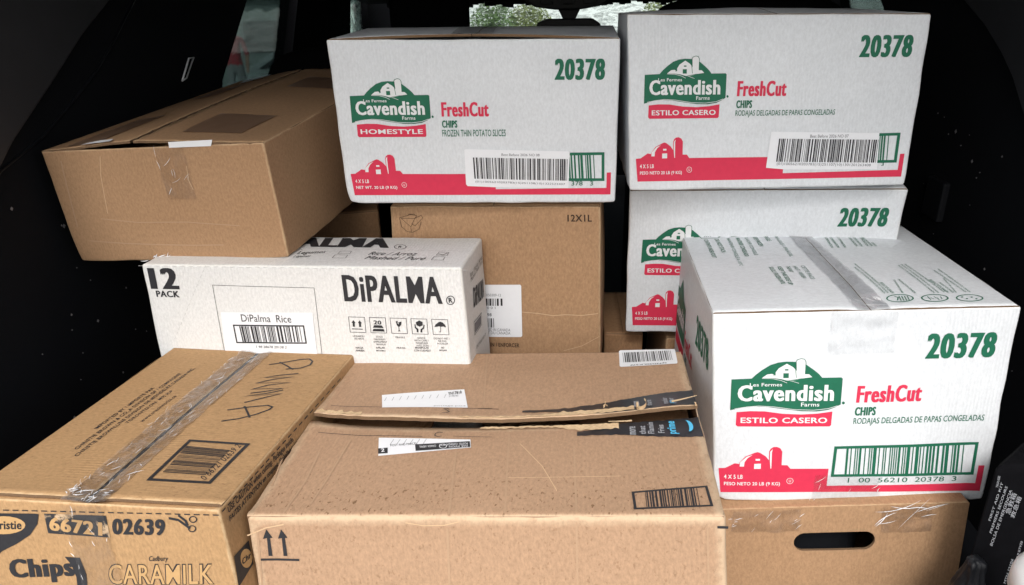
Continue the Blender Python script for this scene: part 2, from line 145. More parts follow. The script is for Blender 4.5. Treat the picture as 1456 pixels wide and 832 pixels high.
('D','T','handling_icon#715','green',1,'line',[[0.7427,0.0885],[0.749,0.0769]],0.001,0),
('D','T','handling_icon#715','green',1,'line',[[0.7573,0.0974],[0.7609,0.0835]],0.001,0),
('D','T','handling_icon#715','green',1,'line',[[0.764,0.087],[0.7639,0.0685]],0.001,0),
('D','T','handling_icon#715','green',1,'line',[[0.7786,0.0959],[0.7758,0.075]],0.001,0),
('D','T','handling_icon#990','green',1,'poly',[[0.8521,0.0906],[0.8512,0.0892],[0.8501,0.0879],[0.8488,0.0869],[0.8475,0.0863],[0.8463,0.0861],[0.8453,0.0864],[0.8445,0.0872],[0.8442,0.0883],[0.8443,0.0897],[0.8447,0.0912],[0.8456,0.0927],[0.8467,0.094],[0.848,0.095],[0.8493,0.0956],[0.8505,0.0957],[0.8516,0.0954],[0.8523,0.0947],[0.8526,0.0935],[0.8526,0.0922]]),
('D','T','handling_icon#990','green',1,'poly',[[0.8611,0.0752],[0.8602,0.0737],[0.8591,0.0724],[0.8579,0.0714],[0.8565,0.0708],[0.8553,0.0707],[0.8543,0.071],[0.8536,0.0717],[0.8533,0.0728],[0.8533,0.0742],[0.8538,0.0757],[0.8546,0.0771],[0.8557,0.0784],[0.857,0.0794],[0.8583,0.0801],[0.8596,0.0802],[0.8606,0.0799],[0.8613,0.0791],[0.8616,0.078],[0.8616,0.0767]]),
('D','T','handling_icon#990','green',1,'poly',[[0.8829,0.0884],[0.8821,0.087],[0.881,0.0857],[0.8797,0.0847],[0.8784,0.0841],[0.8771,0.0839],[0.8761,0.0842],[0.8754,0.085],[0.8751,0.0861],[0.8751,0.0875],[0.8756,0.089],[0.8765,0.0904],[0.8776,0.0917],[0.8789,0.0928],[0.8802,0.0934],[0.8815,0.0935],[0.8825,0.0932],[0.8832,0.0924],[0.8835,0.0913],[0.8834,0.0899]]),
('D','T','handling_icon#990','green',1,'poly',[[0.8918,0.073],[0.8909,0.0715],[0.8898,0.0703],[0.8885,0.0693],[0.8872,0.0687],[0.886,0.0685],[0.885,0.0688],[0.8842,0.0696],[0.8839,0.0707],[0.884,0.072],[0.8845,0.0735],[0.8854,0.075],[0.8865,0.0763],[0.8878,0.0773],[0.8891,0.0779],[0.8903,0.078],[0.8913,0.0777],[0.892,0.077],[0.8924,0.0758],[0.8923,0.0745]]),
('F','F','pack_text','black',1,'text','12',[0.019,0.8749],[0.1156,0.8749],[0.019,0.9839],0.05,0),
('F','F','pack_text','black',1,'text','PACK',[0.0326,0.8326],[0.1106,0.8326],[0.0326,0.8657],0.03,0),
('F','F','panel_outline','black',1,'line',[[0.2282,0.5416],[0.2269,0.9001],[0.5504,0.8927],[0.5454,0.5466]],0.0006,0),
('F','F','sticker','label',3,'poly',[[0.2392,0.761],[0.5342,0.7681],[0.5306,0.5403],[0.2315,0.5473]]),
('F','F','sticker/sticker_text','black',5,'text','DiPalma  Rice',[0.3039,0.7151],[0.4646,0.7151],[0.3039,0.753],0.0,0),
('F','F','sticker/barcode_frame','black',5,'line',[[0.275,0.6945],[0.5007,0.6992],[0.5013,0.6099],[0.2762,0.6028]],0.0022,1),
('F','F','sticker/barcode_bars','black',5,'bars',[[0.2954,0.607],[0.4901,0.6148],[0.4887,0.6955],[0.2925,0.6898]],30,7),
('F','F','sticker/sticker_text','black',5,'text','1 98 28678 20138 2',[0.3368,0.5758],[0.4362,0.5784],[0.3382,0.5891],0.0,0),
('F','F','perforation','shade',1,'line',[[0.2156,0.999],[0.2104,0.9857]],0.0005,0),
('F','F','perforation','shade',1,'line',[[0.2062,0.9749],[0.201,0.9616]],0.0005,0),
('F','F','perforation','shade',1,'line',[[0.1968,0.9507],[0.1916,0.9373]],0.0005,0),
('F','F','perforation','shade',1,'line',[[0.1874,0.9263],[0.1821,0.9128]],0.0005,0),
('F','F','perforation','shade',1,'line',[[0.1779,0.9018],[0.1726,0.8882]],0.0005,0),
('F','F','perforation','shade',1,'line',[[0.1683,0.8771],[0.1631,0.8635]],0.0005,0),
('F','F','perforation','shade',1,'line',[[0.1588,0.8523],[0.1535,0.8386]],0.0005,0),
('F','F','perforation','shade',1,'line',[[0.1491,0.8273],[0.1438,0.8135]],0.0005,0),
('F','F','perforation','shade',1,'line',[[0.1395,0.8022],[0.1342,0.7883]],0.0005,0),
('F','F','perforation','shade',1,'line',[[0.1298,0.7768],[0.1244,0.7629]],0.0005,0),
('F','F','perforation','shade',1,'line',[[0.12,0.7514],[0.1147,0.7373]],0.0005,0),
('F','F','perforation','shade',1,'line',[[0.1102,0.7257],[0.1048,0.7116]],0.0005,0),
('F','F','perforation','shade',1,'line',[[0.1004,0.6999],[0.095,0.6857]],0.0005,0),
('F','F','perforation','shade',1,'line',[[0.0905,0.674],[0.0851,0.6596]],0.0005,0),
('F','F','perforation','shade',1,'line',[[0.0806,0.6479],[0.0751,0.6334]],0.0005,0),
('F','F','perforation','shade',1,'line',[[0.0706,0.6216],[0.0651,0.607]],0.0005,0),
('F','F','perforation','shade',1,'line',[[-0.0074,0.9931],[0.0077,0.9934]],0.0005,0),
('F','F','perforation','shade',1,'line',[[0.0206,0.993],[0.0356,0.9933]],0.0005,0),
('F','F','perforation','shade',1,'line',[[0.0485,0.9929],[0.0634,0.9932]],0.0005,0),
('F','F','perforation','shade',1,'line',[[0.0763,0.9928],[0.0912,0.9931]],0.0005,0),
('F','F','perforation','shade',1,'line',[[0.1039,0.9927],[0.1188,0.993]],0.0005,0),
('F','F','perforation','shade',1,'line',[[0.1315,0.9926],[0.1462,0.9929]],0.0005,0),
('F','F','perforation','shade',1,'line',[[0.1589,0.9926],[0.1736,0.9928]],0.0005,0),
('F','F','perforation','shade',1,'line',[[0.1862,0.9925],[0.2009,0.9927]],0.0005,0),
('F','F','perforation','shade',1,'line',[[0.2134,0.9924],[0.228,0.9926]],0.0005,0),
('F','F','perforation','shade',1,'line',[[0.2405,0.9923],[0.2551,0.9925]],0.0005,0),
('F','F','perforation','shade',1,'line',[[0.2675,0.9922],[0.282,0.9924]],0.0005,0),
('F','F','perforation','shade',1,'line',[[0.2944,0.9921],[0.3088,0.9924]],0.0005,0),
('F','F','perforation','shade',1,'line',[[0.3212,0.992],[0.3355,0.9923]],0.0005,0),
('F','F','perforation','shade',1,'line',[[0.3478,0.9919],[0.3621,0.9922]],0.0005,0),
('F','F','perforation','shade',1,'line',[[0.3744,0.9918],[0.3886,0.9921]],0.0005,0),
('F','F','perforation','shade',1,'line',[[0.4008,0.9917],[0.415,0.992]],0.0005,0),
('F','F','perforation','shade',1,'line',[[0.4272,0.9917],[0.4413,0.9919]],0.0005,0),
('F','F','perforation','shade',1,'line',[[0.4534,0.9916],[0.4674,0.9918]],0.0005,0),
('F','F','perforation','shade',1,'line',[[0.4795,0.9915],[0.4935,0.9917]],0.0005,0),
('F','F','perforation','shade',1,'line',[[0.5055,0.9914],[0.5195,0.9916]],0.0005,0),
('F','F','perforation','shade',1,'line',[[0.5314,0.9913],[0.5453,0.9916]],0.0005,0),
('F','F','perforation','shade',1,'line',[[0.5573,0.9912],[0.5711,0.9915]],0.0005,0),
('F','F','perforation','shade',1,'line',[[0.583,0.9911],[0.5968,0.9914]],0.0005,0),
('F','F','perforation','shade',1,'line',[[0.6086,0.9911],[0.6223,0.9913]],0.0005,0),
('F','F','perforation','shade',1,'line',[[0.6341,0.991],[0.6478,0.9912]],0.0005,0),
('F','F','perforation','shade',1,'line',[[0.6595,0.9909],[0.6731,0.9911]],0.0005,0),
('F','F','perforation','shade',1,'line',[[0.6848,0.9908],[0.6984,0.991]],0.0005,0),
('F','F','perforation','shade',1,'line',[[0.71,0.9907],[0.7235,0.991]],0.0005,0),
('F','F','perforation','shade',1,'line',[[0.7351,0.9906],[0.7486,0.9909]],0.0005,0),
('F','F','perforation','shade',1,'line',[[0.7601,0.9906],[0.7735,0.9908]],0.0005,0),
('F','F','perforation','shade',1,'line',[[0.785,0.9905],[0.7984,0.9907]],0.0005,0),
('F','F','perforation','shade',1,'line',[[0.8099,0.9904],[0.8231,0.9906]],0.0005,0),
('F','F','perforation','shade',1,'line',[[0.8346,0.9903],[0.8478,0.9905]],0.0005,0),
('F','F','perforation','shade',1,'line',[[0.8592,0.9902],[0.8724,0.9905]],0.0005,0),
('F','F','perforation','shade',1,'line',[[0.8837,0.9901],[0.8969,0.9904]],0.0005,0),
('F','F','perforation','shade',1,'line',[[0.9081,0.9901],[0.9212,0.9903]],0.0005,0),
('F','F','perforation','shade',1,'line',[[0.9325,0.99],[0.9455,0.9902]],0.0005,0),
('F','F','perforation','shade',1,'line',[[0.9567,0.9899],[0.9697,0.9901]],0.0005,0),
('F','F','perforation','shade',1,'line',[[0.9809,0.9898],[0.9938,0.9901]],0.0005,0),
('F','F','perforation','shade',1,'line',[[1.0049,0.9897],[1.0178,0.99]],0.0005,0),
('F','F','brand_print','black',1,'text','DiPALMA',[0.6393,0.8287],[0.9357,0.8241],[0.6403,0.9604],0.034,0),
('F','F','brand_print','black',1,'line',[[0.9713,0.8431],[0.9703,0.8366],[0.9683,0.8307],[0.9654,0.8259],[0.9619,0.8228],[0.9581,0.8217],[0.9545,0.8226],[0.9514,0.8255],[0.949,0.8301],[0.9477,0.8359],[0.9475,0.8424],[0.9485,0.8489],[0.9505,0.8548],[0.9535,0.8595],[0.9569,0.8626],[0.9607,0.8637],[0.9643,0.8628],[0.9674,0.8599],[0.9698,0.8554],[0.9711,0.8496]],0.0012,1),
('F','F','brand_print','black',1,'text','R',[0.9537,0.831],[0.9657,0.831],[0.9537,0.8545],0.03,0),
('F','F','handling_symbol#0','black',1,'line',[[0.6451,0.7498],[0.6945,0.7492],[0.6929,0.6712],[0.6442,0.6715]],0.0007,1),
('F','F','handling_symbol#0','black',1,'poly',[[0.6546,0.7001],[0.6555,0.72],[0.6522,0.7195],[0.6588,0.7338],[0.6648,0.7186],[0.6616,0.7193],[0.661,0.6993]]),
('F','F','handling_symbol#0','black',1,'poly',[[0.674,0.6996],[0.6749,0.7195],[0.6716,0.719],[0.6782,0.7332],[0.6841,0.718],[0.6809,0.7187],[0.6804,0.6988]]),
('F','F','handling_symbol#0','black',1,'line',[[0.6507,0.6887],[0.6845,0.6878]],0.0012,0),
('F','F','handling_text','black',1,'text','UPWARDS /',[0.6502,0.6462],[0.6876,0.6467],[0.6506,0.6554],0.0,0),
('F','F','handling_text','black',1,'text','EN HAUT',[0.6547,0.633],[0.6838,0.6331],[0.6551,0.6422],0.0,0),
('F','F','handling_text','black',1,'text','HACIA',[0.655,0.5851],[0.6785,0.585],[0.6554,0.595],0.012,0),
('F','F','handling_text','black',1,'text','ARRIBA',[0.6528,0.5702],[0.6812,0.5703],[0.6533,0.5801],0.012,0),
('F','F','handling_symbol#1','black',1,'line',[[0.709,0.7489],[0.7579,0.7483],[0.7566,0.6706],[0.7085,0.6709]],0.0007,1),
('F','F','handling_symbol#1','black',1,'text','20',[0.7205,0.7141],[0.7439,0.7139],[0.7206,0.7344],0.03,0),
('F','F','handling_symbol#1','black',1,'poly',[[0.7163,0.697],[0.7212,0.7102],[0.7443,0.7095],[0.749,0.6962]]),
('F','F','handling_symbol#1','black',1,'poly',[[0.7141,0.6789],[0.7173,0.6916],[0.7486,0.6907],[0.7512,0.678]]),
('F','F','handling_text','black',1,'text','STACK',[0.7227,0.6461],[0.7433,0.6458],[0.7231,0.6552],0.0,0),
('F','F','handling_text','black',1,'text','MAXIMUM /',[0.7148,0.6324],[0.7519,0.6329],[0.7152,0.6415],0.0,0),
('F','F','handling_text','black',1,'text','EMPILEMENT',[0.7132,0.6189],[0.7544,0.6196],[0.7135,0.6281],0.0,0),
('F','F','handling_text','black',1,'text','MAXIMUM',[0.7198,0.6058],[0.7486,0.6059],[0.7201,0.6149],0.0,0),
('F','F','handling_text','black',1,'text','APILAR',[0.7174,0.5879],[0.7454,0.588],[0.7178,0.5977],0.012,0),
('F','F','handling_text','black',1,'text','MÁXIMO',[0.7177,0.5731],[0.7457,0.5733],[0.7181,0.583],0.012,0),
('F','F','handling_symbol#2','black',1,'line',[[0.7722,0.7479],[0.8207,0.7474],[0.8198,0.67],[0.7721,0.6703]],0.0007,1),
('F','F','handling_symbol#2','black',1,'poly',[[0.7888,0.7332],[0.795,0.7318],[0.7929,0.7223],[0.7967,0.7162],[0.7961,0.727],[0.8063,0.7315],[0.8036,0.7137],[0.7979,0.7042],[0.7965,0.7043],[0.7966,0.6862],[0.8005,0.6813],[0.7906,0.6816],[0.7952,0.6863],[0.7944,0.7043],[0.7901,0.7128]]),
('F','F','handling_text','black',1,'text','FRAGILE',[0.7822,0.6454],[0.8108,0.6455],[0.7825,0.6545],0.0,0),
('F','F','handling_text','black',1,'text','FRÁGIL',[0.7815,0.5907],[0.8093,0.5908],[0.7819,0.6005],0.012,0),
('F','F','handling_symbol#3','black',1,'line',[[0.8349,0.747],[0.883,0.7465],[0.8824,0.6694],[0.8351,0.6698]],0.0007,1),
('F','F','handling_symbol#3','black',1,'poly',[[0.849,0.7288],[0.8602,0.7392],[0.8694,0.7306],[0.869,0.714],[0.8587,0.7071],[0.8501,0.7145]]),
('F','F','handling_symbol#3','black',1,'poly',[[0.854,0.6785],[0.8544,0.6953],[0.848,0.7038],[0.847,0.7206],[0.844,0.7171],[0.8443,0.7004],[0.8492,0.6906],[0.8484,0.6787]]),
('F','F','handling_symbol#3','black',1,'poly',[[0.8596,0.6784],[0.8614,0.6951],[0.8689,0.7033],[0.8721,0.7198],[0.8747,0.7162],[0.8722,0.6996],[0.866,0.6902],[0.8652,0.6782]]),
('F','F','handling_text','black',1,'text','HANDLE',[0.8473,0.6451],[0.8715,0.6449],[0.8476,0.6541],0.0,0),
('F','F','handling_text','black',1,'text','WITH CARE /',[0.8377,0.6313],[0.8822,0.6322],[0.8379,0.6404],0.0,0),
('F','F','handling_text','black',1,'text','MANIPULER',[0.8422,0.6182],[0.8787,0.6188],[0.8425,0.6273],0.0,0),
('F','F','handling_text','black',1,'text','AVEC SOIN',[0.8427,0.6049],[0.8792,0.6055],[0.843,0.614],0.0,0),
('F','F','handling_text','black',1,'text','MANIPULAR',[0.8381,0.5931],[0.8794,0.594],[0.8385,0.6029],0.012,0),
('F','F','handling_text','black',1,'text','CON CUIDADO',[0.8339,0.5783],[0.8845,0.5796],[0.8343,0.5881],0.012,0),
('F','F','handling_symbol#4','black',1,'line',[[0.897,0.7461],[0.9446,0.7456],[0.9444,0.6688],[0.8976,0.6692]],0.0007,1),
('F','F','handling_symbol#4','black',1,'poly',[[0.9035,0.7081],[0.9078,0.721],[0.9172,0.7314],[0.9225,0.7348],[0.9298,0.7298],[0.9361,0.719],[0.938,0.7059],[0.93,0.7109],[0.9237,0.7093],[0.9176,0.7112],[0.9112,0.709]]),
('F','F','handling_symbol#4','black',1,'line',[[0.9217,0.7105],[0.9207,0.6838],[0.9178,0.6815],[0.9167,0.6851]],0.0007,0),
('F','F','handling_text','black',1,'text','DO NOT WET /',[0.8977,0.644],[0.9457,0.645],[0.8979,0.653],0.0,0),
('F','F','handling_text','black',1,'text','NE PAS',[0.9103,0.6314],[0.9343,0.6313],[0.9105,0.6404],0.0,0),
('F','F','handling_text','black',1,'text','MOUILLER',[0.9069,0.618],[0.9389,0.6183],[0.9071,0.627],0.0,0),
('F','F','handling_text','black',1,'text','NO',[0.9171,0.5967],[0.9261,0.5959],[0.9173,0.6064],0.012,0),
('F','F','handling_text','black',1,'text','MOJAR',[0.9107,0.5818],[0.9334,0.5818],[0.911,0.5916],0.012,0),
('F','T','top_print','black',1,'text','DIPALMA',[0.2459,0.5745],[0.7354,0.5622],[0.2247,0.9355],0.06,0),
('F','T','top_print','black',1,'line',[[0.786,0.609],[0.7872,0.5845],[0.7865,0.5623],[0.7839,0.5446],[0.7798,0.5331],[0.7744,0.5288],[0.7683,0.5321],[0.7622,0.5427],[0.7565,0.5597],[0.7519,0.5814],[0.7487,0.6058],[0.7474,0.6305],[0.7481,0.653],[0.7506,0.6712],[0.7548,0.6831],[0.7603,0.6875],[0.7665,0.684],[0.7727,0.673],[0.7784,0.6556],[0.783,0.6335]],0.0011,1),
('F','T','top_print','black',1,'text','R',[0.7629,0.5751],[0.7746,0.5709],[0.7602,0.6443],0.02,0),
('F','T','top_print','black',1,'text','Rice / Arroz',[0.6917,0.3215],[0.8401,0.3257],[0.6932,0.4282],0.0,0.3),
('F','T','top_print','black',1,'text','Mashed / Puré',[0.6927,0.1933],[0.8768,0.1926],[0.6947,0.2918],0.0,0.3),
('F','T','top_print','black',1,'text','Legumes',[0.4649,0.3],[0.5524,0.3386],[0.4605,0.4123],0.0,0.3),
('F','T','top_print','black',1,'text','Légumes',[0.4642,0.2099],[0.5167,0.225],[0.4637,0.2898],0.0,0.3),
('F','T','top_print','black',1,'line',[[0.9013,0.3466],[0.9028,0.4474],[0.9333,0.44],[0.9344,0.3448]],0.0007,1),
('F','T','top_print','black',1,'line',[[0.8968,0.2042],[0.8983,0.3066],[0.9316,0.305],[0.9325,0.2031]],0.0007,1),
('F','T','top_print','black',1,'line',[[0.5944,0.3476],[0.5936,0.4346],[0.6291,0.4275],[0.6325,0.3461]],0.0007,1),
('F','T','top_print','black',1,'line',[[0.5911,0.2174],[0.5901,0.3119],[0.631,0.3057],[0.633,0.2118]],0.0007,1),
('F','T','top_print','black',1,'line',[[0.9036,0.3918],[0.9203,0.3583],[0.9296,0.4245]],0.001,0),
('F','T','top_print','shade',1,'line',[[0.4815,0.5085],[0.7534,0.4904],[1.0001,0.5023]],0.0005,0),
('F','R','side_print','black',1,'text','DiPALMA',[0.3126,0.7467],[0.8553,0.7046],[0.3711,0.8389],0.05,0),
('F','R','side_print','black',1,'text','Rice / Arroz / Arroz',[0.3185,0.8998],[0.9271,0.9002],[0.3166,0.9214],0.0,0),
('F','R','side_print','black',1,'text','Mashed / Puré / Puré',[0.3205,0.878],[0.9111,0.8799],[0.3169,0.8979],0.0,0),
('F','R','side_print','black',1,'line',[[0.2562,0.6824],[0.6451,0.6567],[0.5986,0.6019],[0.2428,0.618]],0.001,1),
('F','R','side_print','grey',1,'poly',[[0.2883,0.6692],[0.605,0.6517],[0.5695,0.6101],[0.27,0.6236]]),
('F','R','side_print','black',1,'text','DISTRIBUTED BY',[0.2723,0.5378],[0.7899,0.5028],[0.2852,0.5522],0.0,0),
('G','F','size_print','dark_brown',1,'text','12X1L',[0.8474,0.9227],[0.9603,0.9227],[0.8474,0.9575],0.02,0),
('G','F','recycling_mark','dark_brown',1,'line',[[0.0452,0.9393],[0.0526,0.8924],[0.0794,0.8677],[0.1054,0.8633],[0.1379,0.8815],[0.1504,0.9173]],0.0006,0),
('G','F','recycling_mark','dark_brown',1,'line',[[0.0452,0.9393],[0.1028,0.9571],[0.1316,0.9506],[0.1204,0.9372],[0.0535,0.9371]],0.0006,0),
('G','F','recycling_mark','dark_brown',1,'line',[[0.0535,0.9371],[0.0988,0.8925],[0.0991,0.8633]],0.0006,0),
('G','F','recycling_mark','dark_brown',1,'line',[[0.0988,0.8925],[0.1204,0.9372],[0.1525,0.9528],[0.159,0.9396],[0.1201,0.8982],[0.1019,0.9094]],0.0006,0),
('G','F','recycling_mark','dark_brown',1,'line',[[0.0847,0.9505],[0.0957,0.9593],[0.1165,0.9594],[0.1275,0.9517]],0.0006,0),
('G','F','sticker','label',2,'poly',[[0.279,0.5814],[0.618,0.5864],[0.6229,0.5794],[0.621,0.2931],[0.6145,0.2853],[0.2754,0.2768]]),
('G','F','sticker/barcode_bars','black',4,'bars',[[0.3791,0.4644],[0.5299,0.4673],[0.5301,0.5085],[0.3808,0.5059]],14,3),
('G','F','sticker/sticker_text','grey',4,'text','1300150309-12',[0.4232,0.52],[0.5237,0.52],[0.4232,0.5349],0.0,0),
('G','F','sticker/sticker_text','grey',4,'text','L 0 0 0 1',[0.4205,0.4481],[0.4943,0.4481],[0.4205,0.4617],0.0,0),
('G','F','sticker/sticker_text','black',4,'text','FN 98',[0.4189,0.4049],[0.4742,0.4049],[0.4189,0.4233],0.01,0),
('G','F','sticker/barcode_bars','black',4,'bars',[[0.3739,0.3364],[0.4839,0.3389],[0.4847,0.3938],[0.3762,0.3915]],12,4),
('G','F','sticker/sticker_text','grey',4,'text','PRODUCED IN CANADA',[0.3944,0.3179],[0.5635,0.3179],[0.3944,0.3345],0.0,0),
('G','F','sticker/sticker_text','grey',4,'text','PRODUIT DU CANADA',[0.3937,0.2989],[0.563,0.2989],[0.3937,0.3156],0.0,0),
('G','F','size_print','dark_brown',1,'text','PUSH OR IN / ENFORCER',[0.3694,0.2227],[0.6052,0.2227],[0.3694,0.247],0.02,0),
('G','F','crease','pale_kraft',1,'line',[[0.6234,0.4325],[0.7007,0.4255],[0.7724,0.4135],[0.8339,0.4197],[0.9102,0.4164],[0.9881,0.4277]],0.0012,0),
('G','F','crease','pale_kraft',1,'line',[[0.8212,0.2068],[0.9091,0.2373],[0.9962,0.2962]],0.0008,0),
('E','F','crease','crease_kraft',0,'line',[[0.0887,0.2017],[0.2637,0.171],[0.4083,0.153],[0.5795,0.1376],[0.7208,0.1348]],0.0016,0),
('E','F','crease','crease_kraft',0,'line',[[0.186,0.4023],[0.3548,0.3603],[0.5825,0.3519],[0.8168,0.3049]],0.0014,0),
('E','F','crease','pale_kraft',0,'line',[[0.2757,0.9378],[0.2523,0.7787],[0.2264,0.4474]],0.001,0),
('E','F','crease','pale_kraft',0,'line',[[0.6508,0.8319],[0.644,0.7124],[0.6534,0.6306]],0.0012,0),
('E','F','crease','crease_kraft',0,'line',[[0.0866,0.9111],[0.053,0.3273]],0.0018,0),
('E','F','paper_label','label',2,'poly',[[0.599,1.0314],[0.7912,1.0357],[0.7791,0.9848],[0.5961,0.9851]]),
('I','T','address_print','black',1,'text','IMPORTED BY / IMPORTÉ PAR',[0.1842,0.3571],[0.1968,0.6419],[0.1601,0.3626],0.012,0),
('I','T','address_print','black',1,'text','CHRISTIE BROWN & CO.,A DIVISION OF / COMPAGNIE',[0.2198,0.2382],[0.24,0.7577],[0.1969,0.2431],0.012,0),
('I','T','address_print','black',1,'text','CHRISTIE BROWN,UNE DIVISION DE MONDELEZ CANADA INC.',[0.2564,0.2031],[0.2744,0.8047],[0.234,0.2079],0.012,0),
('I','T','address_print','black',1,'text','TORONTO,ON  M9J 3L9',[0.294,0.3946],[0.3138,0.6194],[0.2716,0.3998],0.012,0),
('I','T','address_print','black',1,'text','www.snackworks.ca',[0.3488,0.407],[0.3594,0.5826],[0.3281,0.4119],0,0),
('I','T','handwriting','black',1,'line',[[0.6247,0.8589],[0.6934,0.8867],[0.7537,0.9172],[0.7964,0.9252],[0.8235,0.9053],[0.8289,0.8739],[0.7972,0.8434],[0.729,0.8291]],0.0026,0),
('I','T','handwriting','black',1,'line',[[0.663,0.8849],[0.7136,0.859],[0.7675,0.8288]],0.0026,0),
('I','T','handwriting','black',1,'line',[[0.8128,0.7989],[0.7311,0.7767],[0.672,0.7513],[0.8037,0.7688],[0.7229,0.7423],[0.6621,0.7032],[0.8159,0.724],[0.7251,0.693],[0.6737,0.6558],[0.811,0.6774],[0.7592,0.6518],[0.6859,0.6254]],0.0026,0),
('I','T','handwriting','black',1,'line',[[0.8191,0.6643],[0.7634,0.6343],[0.6742,0.6007],[0.8269,0.6358],[0.7703,0.602],[0.7041,0.5579]],0.0026,0),
('I','T','handwriting','black',1,'line',[[0.689,0.432],[0.7481,0.4525],[0.8055,0.4868],[0.843,0.5228],[0.8461,0.5413],[0.8184,0.55],[0.7475,0.5315],[0.6643,0.5025]],0.0026,0),
('I','T','handwriting','black',1,'line',[[0.7208,0.534],[0.7597,0.498],[0.7935,0.4647]],0.0026,0),
('I','T','barcode_frame','black',1,'line',[[0.6433,0.3124],[0.8902,0.3113],[0.8823,0.1103],[0.6447,0.1093]],0.0045,1),
('I','T','barcode_bars','black',1,'bars',[[0.8413,0.1437],[0.8407,0.2735],[0.6522,0.2825],[0.668,0.1454]],30,9),
('I','T','barcode_digits','black',1,'text','0 66721 02639 2',[0.8583,0.1188],[0.8728,0.2985],[0.8274,0.1313],0.0,0),
('I','F','cut_line','black',1,'line',[[0.1195,0.9681],[0.1439,0.9686]],0.0014,0),
('I','F','cut_line','black',1,'line',[[0.1586,0.9689],[0.1829,0.9695]],0.0014,0),
('I','F','cut_line','black',1,'line',[[0.1975,0.9698],[0.2217,0.9703]],0.0014,0),
('I','F','cut_line','black',1,'line',[[0.2362,0.9706],[0.2603,0.9711]],0.0014,0),
('I','F','cut_line','black',1,'line',[[0.2747,0.9714],[0.2987,0.9719]],0.0014,0),
('I','F','cut_line','black',1,'line',[[0.3131,0.9722],[0.337,0.9727]],0.0014,0),
('I','F','cut_line','black',1,'line',[[0.3513,0.973],[0.375,0.9735]],0.0014,0),
('I','F','cut_line','black',1,'line',[[0.3893,0.9738],[0.4129,0.9743]],0.0014,0),
('I','F','cut_line','black',1,'line',[[0.4271,0.9746],[0.4506,0.9751]],0.0014,0),
('I','F','cut_line','black',1,'line',[[0.4647,0.9754],[0.4882,0.9759]],0.0014,0),
('I','F','cut_line','black',1,'line',[[0.5022,0.9762],[0.5256,0.9767]],0.0014,0),
('I','F','cut_line','black',1,'line',[[0.5395,0.977],[0.5628,0.9775]],0.0014,0),
('I','F','cut_line','black',1,'line',[[0.5767,0.9778],[0.5998,0.9782]],0.0014,0),
('I','F','cut_line','black',1,'line',[[0.6136,0.9785],[0.6367,0.979]],0.0014,0),
('I','F','cut_line','black',1,'line',[[0.6504,0.9793],[0.6734,0.9798]],0.0014,0),
('I','F','cut_line','black',1,'line',[[0.6871,0.9801],[0.7099,0.9806]],0.0014,0),
('I','F','cut_line','black',1,'line',[[0.7236,0.9809],[0.7463,0.9813]],0.0014,0),
('I','F','cut_line','black',1,'line',[[0.7599,0.9816],[0.7825,0.9821]],0.0014,0),
('I','F','cut_line','black',1,'line',[[0.796,0.9824],[0.8185,0.9829]],0.0014,0),
('I','F','cut_line','black',1,'line',[[0.832,0.9832],[0.8544,0.9836]],0.0014,0),
('I','F','cut_line','black',1,'line',[[0.8678,0.9839],[0.8901,0.9844]],0.0014,0),
('I','F','cut_line','black',1,'line',[[0.9035,0.9847],[0.9257,0.9851]],0.0014,0),
('I','F','cut_line','black',1,'line',[[0.939,0.9854],[0.9611,0.9859]],0.0014,0),
('I','F','cut_line','black',1,'line',[[0.9743,0.9862],[0.9963,0.9866]],0.0014,0),
('I','F','christie_logo','black',1,'poly',[[-0.0093,0.9543],[0.2832,0.9638],[0.2994,0.9628],[0.2818,0.9342],[0.2401,0.9026],[0.1726,0.8737],[0.1,0.8486],[0.0305,0.8053],[-0.0845,0.7998]]),
('I','F','christie_logo','kraft_show',2,'poly',[[0.2331,0.9297],[0.225,0.9215],[0.2088,0.9136],[0.186,0.907],[0.1588,0.9022],[0.1299,0.8997],[0.102,0.8998],[0.0781,0.9025],[0.0604,0.9075],[0.0507,0.9144],[0.0501,0.9223],[0.0585,0.9307],[0.0751,0.9385],[0.0982,0.9451],[0.1255,0.9497],[0.1543,0.9521],[0.1818,0.9519],[0.2054,0.9492],[0.2228,0.9443],[0.2323,0.9376]]),
('I','F','christie_logo','black',3,'text','Christie',[0.068,0.911],[0.2133,0.9178],[0.0776,0.9363],0.03,0),
('I','F','code_block','black_scuffed',1,'poly',[[0.3218,0.9653],[0.565,0.9688],[0.5586,0.9075],[0.3152,0.91]]),
('I','F','code_block','kraft_show',2,'text','66721',[0.3251,0.919],[0.5311,0.9115],[0.3385,0.9576],0.04,0),
('I','F','product_code','black',1,'text','02639',[0.5703,0.9165],[0.7745,0.9218],[0.5864,0.9622],0.045,0),
('I','F','scissors_mark','black',1,'line',[[0.8051,0.9708],[0.8395,0.9673],[0.8763,0.9458]],0.003,0),
('I','F','scissors_mark','black',1,'line',[[0.8443,0.9805],[0.8668,0.9659],[0.8702,0.9538]],0.003,0),
('I','F','scissors_mark','black',1,'line',[[0.9099,0.9717],[0.9083,0.9691],[0.9056,0.9667],[0.9019,0.9648],[0.8978,0.9635],[0.8935,0.9629],[0.8894,0.9631],[0.8861,0.9642],[0.8838,0.9659],[0.8827,0.9681],[0.8829,0.9706],[0.8845,0.9732],[0.8873,0.9756],[0.8909,0.9775],[0.8951,0.9788],[0.8994,0.9794],[0.9034,0.9791],[0.9067,0.9781],[0.909,0.9764],[0.9101,0.9742]],0.0012,1),
